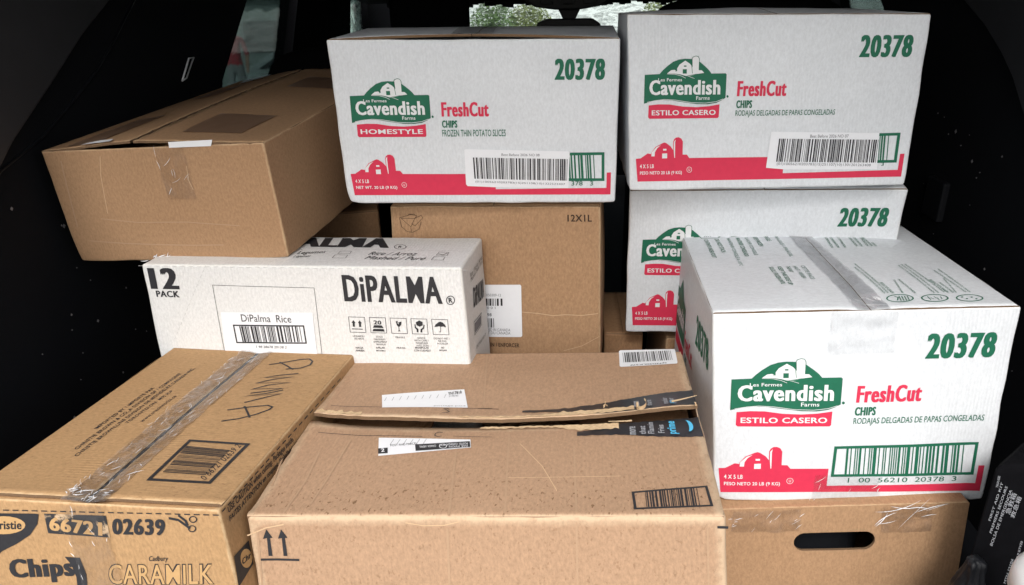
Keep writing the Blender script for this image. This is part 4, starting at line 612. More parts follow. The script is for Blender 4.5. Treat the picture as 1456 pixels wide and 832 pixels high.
class Box:
    def __init__(s, key, bulge=.003, amp=.0009, lift=None, seed=0, r=.004, ew=.007):
        s.c = {k: Vector(v) for k, v in CORNERS[key].items()}; s.key = key; s.bulge = bulge; s.amp = amp; s.lift = lift; s.seed = seed; s.r = r; s.ew = ew
        c = s.c
        s.w = (c['FTR'] - c['FTL']).length; s.d = (c['BTL'] - c['FTL']).length; s.h = (c['FTL'] - c['FBL']).length
        s.dim = Vector((s.w, s.d, s.h))
        s.cen = sum(c.values(), Vector()) / 8
        s.n = {}
        for f in FACES:
            a, b, e, g = [s.tri(*fmap(f, *q)) for q in ((0, 0), (1, 0), (1, 1), (0, 1))]
            s.n[f] = ((e - a).cross(g - b)).normalized()
            if s.n[f].dot((a + b + e + g) / 4 - s.cen) < 0: s.n[f] *= -1
        s.fd = {'F': (s.w, s.h), 'B': (s.w, s.h), 'L': (s.d, s.h), 'R': (s.d, s.h), 'T': (s.w, s.d), 'D': (s.w, s.d)}
    def tri(s, a, b, c):
        P = Vector()
        for k, (x, y, z) in KK.items(): P += s.c[k] * ((a if x else 1 - a) * (b if y else 1 - b) * (c if z else 1 - c))
        return P
    def disp(s, f, u, v):
        W_, H_ = s.fd[f]; ed = min(u * W_, (1 - u) * W_, v * H_, (1 - v) * H_)
        e = sstep(ed / .03)
        q = Vector((u * W_ * 11 + FACES.index(f) * 13.7, v * H_ * 11, s.seed * 5.1))
        q2 = Vector((u * W_ * 4 + FACES.index(f) * 7.7, v * H_ * 4, s.seed * 3.3))
        return e * (s.amp * noise.noise(q) + 2.2 * s.amp * noise.noise(q2)) + s.bulge * math.sin(math.pi * max(0, min(1, u))) * math.sin(math.pi * max(0, min(1, v))) * (.6 if f == 'D' else 1)
    def P(s, f, u, v, off=0.):
        l = s.lift(u, v) if (s.lift and f == 'T') else 0
        return s.tri(*fmap(f, u, v)) + s.n[f] * (off + l + s.disp(f, u, v))
def axis(L, r, step=.012):
    n = max(4, int(L / step)); a = [0, r * .35 / L, r * .8 / L, r / L] + [r / L + (1 - 2 * r / L) * i / n for i in range(1, n)] + [1 - r / L, 1 - r * .8 / L, 1 - r * .35 / L, 1]
    return a
def body(B, parent, mat, top=0, skip=('T',), name='body', topskip=False, stainf=None):
    """rounded carton body; its top stops `top` below the outer flaps"""
    V = {}; verts = []; faces = []; uvs = []; edge = []; stain = []
    r = B.r; dim = B.dim
    ct = 1 - top / B.h
    for f in FACES:
        if f in skip: continue
        W_, H_ = B.fd[f]; au, av = axis(W_, r), axis(H_, r)
        idx = []
        for v in av:
            row = []
            for u in au:
                q = Vector(fmap(f, u, v)); 
                m = Vector((q.x * dim.x, q.y * dim.y, q.z * dim.z))
                inner = Vector([max(r, min(dim[i] - r, m[i])) for i in range(3)]); dl = m - inner
                p = inner + dl.normalized() * r
                t = [p[0] / dim[0], p[1] / dim[1], p[2] / dim[2]]; t[2] *= ct if top else 1
                fu, fv = u, v
                P = B.tri(*t) + B.n[f] * B.disp(f, fu, fv)
                # dents along the folded edges
                ed = min(u * W_, (1 - u) * W_, v * H_, (1 - v) * H_)
                key = (round(m[0], 5), round(m[1], 5), round(m[2], 5))
                if key in V: row.append(V[key])
                else:
                    w = noise.noise(P * 22 + Vector((B.seed, 0, 0))) * .0018
                    P = P + (B.cen - P).normalized() * w * (1 - sstep(ed / .012))
                    if m[2] < .02: # crushed bottom corners
                        cdn = math.hypot(min(m[0], dim[0] - m[0]), m[2]) if min(m[1], dim[1] - m[1]) < .02 else 9
                        P = P + (B.cen - P).normalized() * .0045 * (1 - sstep(cdn / .022)) * abs(noise.noise(P * 9 + Vector((B.seed, 2, 1)))) * 2
                    V[key] = len(verts); row.append(len(verts)); verts.append(P); edge.append(1 - sstep(ed / B.ew)); stain.append(stainf(f, u, v) if stainf else 0.)
            idx.append(row)
        for j in range(len(av) - 1):
            for i in range(len(au) - 1):
                qd = [idx[j][i], idx[j][i + 1], idx[j + 1][i + 1], idx[j + 1][i]]
                faces.append(qd); uvs.append([(au[a] * W_ + FACES.index(f) * 1.7, av[b2] * H_) for a, b2 in ((i, j), (i + 1, j), (i + 1, j + 1), (i, j + 1))])
    o = meshobj(name, verts, faces, mat, parent, uvs=uvs, attrs={'edge': edge, 'stain': stain})
    bm = bmesh.new(); bm.from_mesh(o.data); bmesh.ops.recalc_face_normals(bm, faces=bm.faces); bm.to_mesh(o.data); bm.free()
    return o
def slab(B, parent, name, mat, u0, u1, v0, v1, t=.004, f='T', off=0., jit=.0006, step=.01, extra=None, stainf=None, edgemat='cut_edge', uvrot=False, warp=None, hinge=''):
    """board sheet (flap) lying on face f between (u0,v0) and (u1,v1)"""
    W_, H_ = B.fd[f]; nu, nv = max(2, int((u1 - u0) * W_ / step)), max(2, int((v1 - v0) * H_ / step))
    verts = []; edge = []; stain = []; faces = []; uvs = []; mi = []
    def par(a, b, n, L, h0, h1):
        t = [a + (b - a) * i / n for i in range(n + 1)]
        if h0: q = B.r * .29 / L; t = [q, B.r * .6 / L, B.r / L] + [x for x in t if x > B.r * 1.3 / L]
        if h1: q = B.r * .29 / L; t = [x for x in t if x < 1 - B.r * 1.3 / L] + [1 - B.r / L, 1 - B.r * .6 / L, 1 - q]
        return t
    PU = par(u0, u1, nu, W_, 'L' in hinge, 'R' in hinge); PV = par(v0, v1, nv, H_, 'F' in hinge, 'B' in hinge); nu, nv = len(PU) - 1, len(PV) - 1
    def pt(i, j, o):
        u = PU[i]; v = PV[j]
        x = jit * noise.noise(Vector((u * 60, v * 60, B.seed)))
        if (i == 0 and 'L' not in hinge) or (i == nu and 'R' not in hinge): u += x * 1.5 / W_
        if (j == 0 and 'F' not in hinge) or (j == nv and 'B' not in hinge): v += x * 1.5 / H_
        if warp: v = warp(u, v)
        e = extra(u, v) if extra else 0
        dd = 9
        if 'L' in hinge: dd = min(dd, u * W_)
        if 'R' in hinge: dd = min(dd, (1 - u) * W_)
        if 'F' in hinge: dd = min(dd, v * H_)
        if 'B' in hinge: dd = min(dd, (1 - v) * H_)
        if dd < B.r: x_ = B.r - dd; e -= B.r - math.sqrt(max(0, B.r * B.r - x_ * x_))
        return B.P(f, u, v, off + o + e), u, v
    for o in (0, -t):
        for j in range(nv + 1):
            for i in range(nu + 1):
                P, u, v = pt(i, j, o); verts.append(P)
                ed = min(i, nu - i) * (u1 - u0) * W_ / nu, min(j, nv - j) * (v1 - v0) * H_ / nv
                edge.append(1 - sstep(min(ed) / B.ew)); stain.append(stainf(f, u, v) if stainf else 0.)
    nn = (nu + 1) * (nv + 1); ix = lambda i, j, k: k * nn + j * (nu + 1) + i
    def uvc(i, j): 
        a, b = PU[i] * W_ + 6, PV[j] * H_
        return (b, a) if uvrot else (a, b)
    for j in range(nv):
        for i in range(nu):
            faces.append([ix(i, j, 0), ix(i + 1, j, 0), ix(i + 1, j + 1, 0), ix(i, j + 1, 0)]); uvs.append([uvc(i, j), uvc(i + 1, j), uvc(i + 1, j + 1), uvc(i, j + 1)]); mi.append(0)
            faces.append([ix(i, j, 1), ix(i, j + 1, 1), ix(i + 1, j + 1, 1), ix(i + 1, j, 1)]); uvs.append([uvc(i, j), uvc(i, j + 1), uvc(i + 1, j + 1), uvc(i + 1, j)]); mi.append(0)
    def side(a, b):
        faces.append([ix(*a, 0), ix(*a, 1), ix(*b, 1), ix(*b, 0)]); uvs.append([uvc(*a)] * 2 + [uvc(*b)] * 2); mi.append(1)
    for i in range(nu): side((i, 0), (i + 1, 0)); side((i + 1, nv), (i, nv))
    for j in range(nv): side((0, j + 1), (0, j)); side((nu, j), (nu, j + 1))
    o = meshobj(name, verts, faces, [mat, edgemat], parent, uvs=uvs, mi=mi, attrs={'edge': edge, 'stain': stain}, smooth=False)
    for pl in o.data.polygons: pl.use_smooth = pl.material_index == 0
    return o
def sheet(B, parent, name, mat, f, pts, off, wob=.0, nu=24, nv=6, seed=0):
    """thin film / sticker: bilinear patch pts = 4 uv corners, slightly wobbly"""
    verts = []; faces = []
    for j in range(nv + 1):
        for i in range(nu + 1):
            s, t = i / nu, j / nv
            q = [(pts[0][k] * (1 - s) + pts[1][k] * s) * (1 - t) + (pts[3][k] * (1 - s) + pts[2][k] * s) * t for k in (0, 1)]
            w = wob * noise.noise(Vector((q[0] * 30, q[1] * 30, seed)))
            if i in (0, nu) or j in (0, nv): q[0] += w * 2; q[1] += w * 2
            verts.append(B.P(f, q[0], q[1], off + wob * .5 * noise.noise(Vector((q[0] * 18, q[1] * 18, seed + 9)))))
    for j in range(nv):
        for i in range(nu): a = j * (nu + 1) + i; faces.append([a, a + 1, a + nu + 2, a + nu + 1])
    return meshobj(name, verts, faces, mat, parent)
def wrinkle_glints(B, parent, f, quad, n, ln, r, seed, ang=None, off=.0028):
    """fine raised creases in clear tape, coloured white to paint their glints"""
    rnd = random.Random(seed); vs = []; fs = []; W_, H_ = B.fd[f]
    for _ in range(n):
        s, t = rnd.random(), rnd.random()
        if rnd.random() < .5: s = rnd.choice((.02, .98)) + rnd.uniform(-.05, .05)
        q = [(quad[0][k] * (1 - s) + quad[1][k] * s) * (1 - t) + (quad[3][k] * (1 - s) + quad[2][k] * s) * t for k in (0, 1)]
        a = (ang if ang is not None else rnd.uniform(0, 3.14)) + rnd.gauss(0, .35); l = ln * rnd.uniform(.3, 1.3); w = r * rnd.uniform(.5, 1.4); c = rnd.uniform(-.4, .4)
        k = len(vs)
        for i in range(7):
            x = l * (i / 6 - .5); aa = a + c * (i / 6 - .5); ww = w * math.sin(math.pi * (i + .2) / 6.4); du, dv = x * math.cos(aa), x * math.sin(aa)
            for sg in (-1, 0, 1): vs.append(B.P(f, q[0] + (du - math.sin(aa) * ww * sg) / W_, q[1] + (dv + math.cos(aa) * ww * sg) / H_, off + (ww * .9 if sg == 0 else 0)))
        for i in range(6):
            for j in (0, 1): m_ = k + i * 3 + j; fs.append([m_, m_ + 3, m_ + 4, m_ + 1])
    return meshobj('tape_wrinkle_glints', vs, fs, 'glint', parent, kind='stuff')  # white colour stands in for highlights along the tape's creases
# ---- flat print: everything is cut in face coordinates and laid on the bent board
TXT = {}
def text2d(t, bold, shear):
    k = (t, bold, shear)
    if k in TXT: return TXT[k]
    c = bpy.data.curves.new('t', 'FONT'); c.body = t; c.offset = min(bold, .014); c.shear = shear; c.space_character = 1 + bold * 3; c.resolution_u = 3
    o = bpy.data.objects.new('t', c); COL.objects.link(o); bpy.context.view_layer.update()
    me = o.to_mesh(); v0 = [(v.co.x, v.co.y) for v in me.vertices]; f0 = [tuple(p.vertices) for p in me.polygons]
    o.to_mesh_clear(); bpy.data.objects.remove(o); bpy.data.curves.remove(c)
    if not v0: TXT[k] = ([], []); return TXT[k]
    vs = []; fs = []; ex = max(0, bold - .014) * 1.5
    for i, dx in enumerate((0, -ex, ex) if ex else (0,)):
        n = len(vs); vs += [(x + dx, y, i) for x, y in v0]; fs += [tuple(q + n for q in f) for f in f0]
    x0, x1 = min(v[0] for v in vs), max(v[0] for v in vs); y0, y1 = min(v[1] for v in vs), max(v[1] for v in vs)
    TXT[k] = ([((x - x0) / (x1 - x0 + 1e-9), (y - y0) / (y1 - y0 + 1e-9), i) for x, y, i in vs], fs); return TXT[k]
def refine(vs, fs, W_, H_, mx=.016):
    bm = bmesh.new(); bv = [bm.verts.new((x * W_, y * H_, 0)) for x, y in vs]
    for f in fs:
        try: bm.faces.new([bv[i] for i in f])
        except ValueError: pass
    bmesh.ops.triangulate(bm, faces=bm.faces)
    for _ in range(5):
        es = [e for e in bm.edges if e.calc_length() > mx]
        if not es: break
        bmesh.ops.subdivide_edges(bm, edges=es, cuts=1); bmesh.ops.triangulate(bm, faces=[f for f in bm.faces if len(f.verts) > 3])
    bm.verts.index_update(); o = ([(v.co.x / W_, v.co.y / H_) for v in bm.verts], [[v.index for v in f.verts] for f in bm.faces]); bm.free(); return o
def shape2d(e, B, f):
    W_, H_ = B.fd[f]; kind = e[5]
    if kind == 'poly': vs, fs = refine(e[6], [list(range(len(e[6])))], W_, H_)
    elif kind == 'line':
        pts, w, close = e[6], e[7], e[8]; P = [Vector((q[0] * W_, q[1] * H_)) for q in pts]
        n = len(P); vs = []; fs = []; off = []
        for i in range(n):
            a = P[i - 1] if (i or close) else None; b = P[(i + 1) % n] if (i < n - 1 or close) else None
            d1 = (P[i] - a).normalized() if a is not None else None; d2 = (b - P[i]).normalized() if b is not None else None
            t = (d1 + d2) if (d1 is not None and d2 is not None) else (d1 if d1 is not None else d2)
            if t.length < 1e-6: t = d1
            t = t.normalized(); nn = Vector((-t.y, t.x)); k = 1 / max(.45, abs(nn.dot(Vector((-d1.y, d1.x))))) if d1 is not None else 1
            for s in (-1, 1): q = P[i] + nn * s * w / 2 * k; vs.append((q.x / W_, q.y / H_))
        for i in range(n if close else n - 1): j = (i + 1) % n; fs.append([2 * i, 2 * j, 2 * j + 1, 2 * i + 1])
        vs, fs = refine(vs, fs, W_, H_)
    elif kind == 'bars':
        q, n, seed = e[6], e[7], e[8]; rnd = random.Random(seed); vs = []; fs = []; x = 0; seq = []
        for i in range(n): a = rnd.choice((1, 1, 2, 3)); b = rnd.choice((1, 1, 2, 3)); seq.append((a, b))
        T_ = sum(a + b for a, b in seq) - seq[-1][1]
        L = lambda a, b, t: (a[0] + (b[0] - a[0]) * t, a[1] + (b[1] - a[1]) * t)
        for a, b in seq:
            for t in (x / T_, (x + a) / T_): vs += [L(q[0], q[1], t), L(q[3], q[2], t)]
            k = len(vs) - 4; fs.append([k, k + 2, k + 3, k + 1]); x += a + b
        vs, fs = refine(vs, fs, W_, H_, .03)
    else:
        t, O, X, Y, bold, shear = e[6:12]; rv, fs = text2d(t, bold, shear)
        vs = [(O[0] + (X[0] - O[0]) * a + (Y[0] - O[0]) * b, O[1] + (X[1] - O[1]) * a + (Y[1] - O[1]) * b, i * .00004) for a, b, i in rv]
    return vs, fs
def prints(B, parent, key, subst=None, drop=(), extra_off=0.):
    groups = {}
    for e in ART:
        if e[0] != key or e[2] in drop: continue
        e = list(e)
        if e[5] == 'text' and e[6][0] == '@': e[6] = subst[e[6]]
        gk = e[2]
        if e[5] in ('text', 'bars') and gk.split('/')[-1] in ('sticker_text', 'handling_text', 'label_print', 'barcode_bars', 'address_print', 'top_print', 'side_print', 'end_print', 'flap_marks') or gk == 'crease': gk += '#t%d' % len(groups)
        groups.setdefault((gk, e[1]), []).append(e)
    made = {}
    for (part, f), es in sorted(groups.items(), key=lambda t: t[0][0].count('/')):
        verts = []; faces = []; mi = []; mats = []
        for e in es:
            vs, fs = shape2d(e, B, f); k = len(verts); off = .0005 + .00022 * e[4] + extra_off
            if e[3] not in mats: mats.append(e[3])
            verts += [B.P(f, q[0], q[1], off + (q[2] if len(q) > 2 else 0)) for q in vs]; faces += [[i + k for i in q] for q in fs]; mi += [mats.index(e[3])] * len(fs)
        if not faces: continue
        top = part.split('/')[0]; par = parent; pname = part.split('/')[-1].split('#')[0]
        if '/' in part: par = made.get((top, f), parent)
        o = meshobj(pname, verts, faces, mats, par, mi=mi, smooth=False)
        # make sure the print faces outward
        me = o.data
        flip = [p.index for p in me.polygons if p.normal.dot(B.n[f]) < 0]
        if flip:
            bm = bmesh.new(); bm.from_mesh(me); bm.faces.ensure_lookup_table(); bmesh.ops.reverse_faces(bm, faces=[bm.faces[i] for i in flip]); bm.to_mesh(me); bm.free()
        made[(part, f)] = o
    return made
def carton(name, key, label, mat, cat='box', group=None, **kw):
    B = Box(key, **kw); c = B.c; base = (c['FBL'] + c['FBR'] + c['BBL'] + c['BBR']) / 4
    return B, empty(name, base, label, cat, group)
def prism(name, poly, axis_, a, b, mat, parent=None, bevel=.0, kind=None, base=None):
    """extrude a 2D polygon along an axis between a and b"""
    def m3(q, t): return {'x': (t, q[0], q[1]), 'y': (q[0], t, q[1]), 'z': (q[0], q[1], t)}[axis_]
    n = len(poly); vs = [m3(q, a) for q in poly] + [m3(q, b) for q in poly]
    fs = [list(range(n)), list(range(2 * n - 1, n - 1, -1))] + [[i, i + n, (i + 1) % n + n, (i + 1) % n] for i in range(n)]
    bm = bmesh.new(); bv = [bm.verts.new(v) for v in vs]
    for f in fs: bm.faces.new([bv[i] for i in f])
    bmesh.ops.recalc_face_normals(bm, faces=bm.faces)
    if bevel: bmesh.ops.bevel(bm, geom=list(bm.edges), offset=bevel, segments=3, affect='EDGES', profile=.6)
    bm.verts.index_update(); V = [v.co.copy() for v in bm.verts]; F = [[v.index for v in f.verts] for f in bm.faces]; bm.free()
    return meshobj(name, V, F, mat, parent, smooth=False, kind=kind, base=base)
def boxm(name, lo, hi, mat, parent=None, bevel=0., **k):
    return prism(name, [(lo[0], lo[1]), (hi[0], lo[1]), (hi[0], hi[1]), (lo[0], hi[1])], 'z', lo[2], hi[2], mat, parent, bevel, **k)
def softbox(name, cen, size, mat, parent=None, p=4., rot=0, seg=18, wob=0., seed=0):
    """superellipsoid: headrests, seat backs, bags"""
    vs = []; fs = []; n, m_ = seg * 2, seg
    sg = lambda x, e: math.copysign(abs(x) ** e, x)
    e = 2 / p; cr, sr = math.cos(rot), math.sin(rot)
    for j in range(m_ + 1):
        a = math.pi * (j / m_ - .5)
        for i in range(n):
            t = 2 * math.pi * i / n
            x = sg(math.cos(a), e) * sg(math.cos(t), e) * size[0] / 2; y = sg(math.cos(a), e) * sg(math.sin(t), e) * size[1] / 2; z = sg(math.sin(a), e) * size[2] / 2
            w = 1 + wob * noise.noise(Vector((x * 14, y * 14, z * 14 + seed)))
            x, y = (x * cr - y * sr) * w, (x * sr + y * cr) * w
            vs.append((cen[0] + x, cen[1] + y, cen[2] + z * w))
    for j in range(m_):
        for i in range(n): fs.append([j * n + i, j * n + (i + 1) % n, (j + 1) * n + (i + 1) % n, (j + 1) * n + i])
    return meshobj(name, vs, fs, mat, parent)
# ================================================================== the place outside
gv = []; gf = []
for i, y in enumerate((-60, 0, 60)):
    for x in (-80, 80): gv.append((x, y, -.75 - (.07 * y if y > 0 else 0)))
gf = [[0, 1, 3, 2], [2, 3, 5, 4]]
m, nt_, b_ = newmat('asphalt'); tc = N(nt_, 'ShaderNodeTexCoord'); n1 = N(nt_, 'ShaderNodeTexNoise', Scale=3, Detail=8, Roughness=.7); nt_.links.new(tc.outputs['Object'], n1.inputs[0])
nt_.links.new(mixc(nt_, n1.outputs[0], (.10, .10, .105), (.22, .22, .22)), b_.inputs['Base Color']); b_.inputs['Roughness'].default_value = .8
meshobj('ground', gv, gf, 'asphalt', smooth=False, kind='structure')
# ================================================================== the car
car = empty('parked_car', (0, 2.0, -.2), 'dark car with raised tailgate, its black carpeted cargo bay full of boxes', 'car')
boxm('cargo_floor', (-.84, .42, -.06), (.84, 1.9, -.004), 'carpet', car)
boxm('bumper', (-.84, .25, -.30), (.84, .42, -.03), 'trim_black', car, .012)
for sx in (-1, 1):
    x0, x1 = (-.86, -.80) if sx < 0 else (.78, .84)
    prism('side_trim', [(.45, -.06), (1.85, -.06), (1.72, .60), (1.788, .737), (2.016, .91), (2.06, 1.0), (.8, 1.18), (.55, 1.0), (.45, .4)], 'x', x0, x1, 'carpet', car, .008)
def strip(name, pts, x, th, mat, depth=.012):
    """trim panel: polygon in the wall plane, proud of it"""
    return prism(name, pts, 'x', x, x + th, mat, car, .004)
strip('pillar_trim', [(.60, .50), (.90, .67), (1.019, .756), (1.132, .819), (1.241, .883), (1.344, .933), (1.42, 1.06), (.82, 1.17), (.56, .99)], -.80, .022, 'trim_grey')
strip('pillar_trim', [(.60, .30), (1.02, .50), (1.327, .785), (1.376, .819), (1.45, .86), (1.54, .898), (1.61, 1.04), (.82, 1.17), (.56, .99)], .76, .022, 'trim_grey')
# raised seam bead beside the pillar trim, and a wall pocket on the right
def tube(name, pts, r, mat, parent, n=8, kind=None, closed=False):
    vs = []; fs = []; P = [Vector(p) for p in pts]
    for i, p in enumerate(P):
        t = (P[min(i + 1, len(P) - 1)] - P[max(i - 1, 0)]).normalized(); a = t.orthogonal().normalized(); b = t.cross(a)
        rr = r[i] if isinstance(r, (list, tuple)) else r
        for k in range(n): w = 2 * math.pi * k / n; vs.append(p + a * math.cos(w) * rr + b * math.sin(w) * rr)
    for i in range(len(P) - 1):
        for k in range(n): fs.append([i * n + k, i * n + (k + 1) % n, (i + 1) * n + (k + 1) % n, (i + 1) * n + k])
    fs.append(list(range(n))[::-1]); fs.append([(len(P) - 1) * n + k for k in range(n)])
    return meshobj(name, vs, fs, mat, parent, kind=kind)
tube('trim_seam', [(-.799, .93, .68), (-.799, 1.002, .716), (-.799, 1.108, .743), (-.799, 1.221, .79), (-.799, 1.29, .822), (-.799, 1.358, .862), (-.799, 1.459, .929)], .0022, 'trim_black', car)
boxm('wall_socket', (.768, 1.48, .48), (.785, 1.55, .56), 'trim_black', car, .004)
# cargo hook on the left wall
hk = tube('cargo_hook', [(-.796, 1.578, .765), (-.796, 1.600, .768), (-.794, 1.645, .806), (-.794, 1.622, .806), (-.796, 1.578, .765)], .0018, 'label', car)
# roof lining, falling towards the windscreen
prism('roof_lining', [(.62, 1.24), (.75, 1.17), (3.45, .845), (3.5, .90), (3.0, 1.12), (1.2, 1.32)], 'x', -.84, .84, 'lining', car)
# raised tailgate
prism('tailgate', [(.62, 1.26), (.74, 1.34), (.20, 1.72), (-.25, 2.02), (-.32, 1.96), (.14, 1.62)], 'x', -.72, .72, 'paint_dark', car, .012)
# cabin sides below the windows and door frames
for sx in (-1, 1):
    x0, x1 = (-.90, -.84) if sx < 0 else (.84, .90)
    prism('door_panel', [(1.70, -.2), (4.6, -.2), (4.6, .60), (1.70, .64)], 'x', x0, x1, 'seat_black', car)
    prism('door_pillar', [(2.30, .6), (3.06, .6), (3.20, .9), (3.24, 1.02), (2.62, 1.02), (2.53, .893)], 'x', x0, x1, 'seat_black', car)
    prism('windscreen_pillar', [(3.42, .6), (4.6, .6), (3.9, .97), (3.55, .97), (3.47, .90)], 'x', x0, x1, 'seat_black', car)
    prism('rear_door_glass', [(1.70, .62), (2.36, .62), (2.60, 1.0), (2.08, 1.0), (1.70, .70)], 'x', *((-.872, -.868) if sx < 0 else (.868, .872)), 'smoked_glass', car)
    prism('front_door_glass', [(3.04, .60), (3.44, .60), (3.50, .90), (3.40, .96), (3.24, .98)], 'x', *((-.872, -.868) if sx < 0 else (.868, .872)), 'windshield_glass', car)
meshobj('windshield', [(-.80, 4.25, .58), (.80, 4.25, .58), (.76, 3.45, .90), (-.76, 3.45, .90)], [[0, 1, 2, 3]], 'windshield_glass', car)
prism('dashboard', [(4.1, -.1), (4.7, -.1), (4.7, .52), (4.25, .58), (4.05, .54)], 'x', -.84, .84, 'trim_black', car, .01)
prism('cabin_floor', [(1.9, -.3), (4.7, -.3), (4.7, -.22), (1.9, -.22)], 'x', -.84, .84, 'carpet', car)
# dotted black band along the top of the windscreen and the overhead console
vs = []; fs = []
for i in range(60):
    x = -.74 + i * .025; d = .012 + .006 * math.sin(i * 1.9) + .004 * math.sin(i * .7)
    k = len(vs); vs += [(x, 3.40, .842 - d), (x + .0252, 3.40, .842 - d * (1 + .1 * math.sin(i))), (x + .0252, 3.42, .90), (x, 3.42, .90)]; fs.append([k, k + 1, k + 2, k + 3])
meshobj('shade_band', vs, fs, 'trim_black', car, smooth=False)
for x in (.48,): boxm('sun_visor', (x - .19, 3.22, .845), (x + .19, 3.25, .92), 'lining', car, .008)
prism('overhead_console', [(-.12, .93), (-.115, .87), (-.08, .848), (-.01, .838), (.08, .838), (.145, .848), (.185, .87), (.19, .93)], 'y', 2.75, 3.2, 'trim_black', car, .006)
for x in (-.04, .035, .11): boxm('console_button', (x - .022, 2.735, .856), (x + .022, 2.752, .88), 'trim_grey', car, .004)
prism('mirror_stalk', [(-.01, .86), (.09, .86), (.06, .80), (.02, .80)], 'y', 2.80, 2.84, 'trim_black', car, .004)
mi_ = prism('rear_view_mirror', [(-.065, .73), (.13, .73), (.142, .76), (.135, .806), (.11, .822), (-.04, .822), (-.066, .81), (-.076, .77)], 'y', 2.5, 2.54, 'trim_black', car, .006)
# seats
def seat(cx, Y, w, zt, hw, hz0, hz1, lean=0):
    s = softbox('seat', (cx, Y + .05, zt / 2 - .1), (w, .16, zt + .2), 'seat_black', car, 7)
    softbox('headrest', (cx, Y + .04, (hz0 + hz1) / 2), (hw, .11, hz1 - hz0), 'seat_black', s, 4.5)
    return s
seat(-.50, 1.95, .55, .79, .30, .60, .75)          # rear left seat back, top shows over the brown box
softbox('headrest', (-.383, 2.35, .83), (.235, .10, .34), 'seat_black', car, 5)
seat(.47, 1.95, .56, .72, .47, .68, .895)
# lint on the carpet
rnd = random.Random(4); vs = []; fs = []
SPOTS = [(-.798, 1.20, .70, .004), (-.798, 1.10, .60, .005), (-.798, 1.0, .66, .004), (-.798, 1.22, .44, .003), (-.798, 1.12, .42, .004), (-.798, 1.06, .46, .003), (-.798, 1.30, .36, .003), (-.798, 1.0, .30, .004), (-.798, 1.15, .30, .003), (-.798, 1.22, .24, .003), (.778, 1.3, .45, .004), (.778, 1.5, .66, .006), (.778, 1.42, .62, .005), (.778, 1.33, .65, .003), (.778, 1.2, .55, .003), (.778, 1.25, .36, .003)]
SPOTS += [(-.798, rnd.uniform(.95, 1.45), rnd.uniform(.12, .62), rnd.uniform(.0012, .0028)) for _ in range(36)] + [(.778, rnd.uniform(1.0, 1.6), rnd.uniform(.2, .7), rnd.uniform(.0012, .0028)) for _ in range(26)]
for x, y, z, r in SPOTS:
    k = len(vs); r *= .8
    vs += [(x, y - r, z), (x, y, z - r), (x, y + r, z), (x, y, z + r), (x + (.002 if x < 0 else -.002), y, z)]
    fs += [[k, k + 1, k + 4], [k + 1, k + 2, k + 4], [k + 2, k + 3, k + 4], [k + 3, k, k + 4]]
o = meshobj('lint', vs, fs, 'lint', kind='stuff'); o['label'] = 'specks of pale lint caught on the black carpeted cargo walls'; o['category'] = 'lint'
# ================================================================== potato chip cartons
GRP = 'white potato chip cartons with green and red print'
WT = {'en': 'NET WT. 20 LB (9 KG)', 'es': 'PESO NETO 20 LB (9 KG)'}
def cav(key, lang, label, top, seed, drop, **kw):
    B, e = carton('food_carton', key, label, 'white_board', 'box', GRP, seed=seed, **kw)
    es = lang == 'es'
    body(B, e, 'white_board')
    prints(B, e, 'D' if key == 'D' else 'S', {'@DESC': 'RODAJAS DELGADAS DE PAPAS CONGELADAS' if es else 'FROZEN THIN POTATO SLICES', '@WT': WT[lang], '@STYLE': 'ESTILO CASERO' if es else 'HOMESTYLE'}, drop=drop)
    if key in 'AB': prints(B, e, key)
    return B, e
def art_drop(*n): return n
ALLD = ART
def only_front(keep_top=False):
    global ART
    ART = [a for a in ALLD if not (a[0] == 'D' and a[1] in 'TL' and not keep_top)]
# narrower description on the english box
only_front()
def fix_desc(on):
    global ART
    for i, a in enumerate(ART):
        if a[0] == 'S' and a[5] == 'text' and a[6] == '@DESC':
            if on: ART[i] = a[:8] + ([a[7][0] + (a[8][0] - a[7][0]) * .66, a[8][1]],) + a[9:]
fix_desc(True)
A_, eA = cav('A', 'en', 'white carton marked HOMESTYLE, standing on the tall brown 12X1L box in the middle', 1, 1, ('barcode_digits',), bulge=.003, amp=.0013)
only_front()
def flaps_lr(B, e, mat, t=.0035, gap=.0015, seam=.5, v0=.010, v1=.99, **k):
    """outer flaps folded over from the left and right edges, inner flaps below them"""
    slab(B, e, 'inner_flap', mat, .012, .988, .008, .44, .003, off=-t - .0025); slab(B, e, 'inner_flap', mat, .012, .988, .56, .992, .003, off=-t - .0025)
    slab(B, e, 'top_flap', mat, 0, seam - gap, v0, v1, t, uvrot=True, hinge='L', **k); slab(B, e, 'top_flap', mat, seam + gap, 1, v0, v1, t, uvrot=True, hinge='R', **k)
flaps_lr(A_, eA, 'white_board', extra=lambda u, v: .006 * math.sin(math.pi * u) * (1 - sstep(v * 3)))
sheet(A_, eA, 'tape', 'clear_tape', 'T', [(.42, 0), (.56, 0), (.56, 1), (.42, 1)], .004, .002)
B_, eB = cav('B', 'es', 'white ESTILO CASERO carton at upper right, topmost of its stack, with a barcode sticker', 1, 2, ('barcode_digits',), bulge=.004, amp=.0013)
flaps_lr(B_, eB, 'white_board')
fix_desc(False)
C_, eC = cav('C', 'es', 'white ESTILO CASERO carton, partly hidden, directly under the topmost carton at upper right', 1, 3, (), bulge=.003, amp=.0013)
flaps_lr(C_, eC, 'white_board')
only_front(True)
def liftD(u, v): return -.002 * (1 - sstep(abs(u - .52) * 9)) + .002 * math.sin(v * 9) * sstep(u * 8) * sstep((1 - u) * 8) * .4
D_, eD = cav('D', 'es', 'white carton nearest the camera, on the brown box with the hand hole', 1, 4, (), bulge=.005, amp=.0013, lift=liftD)
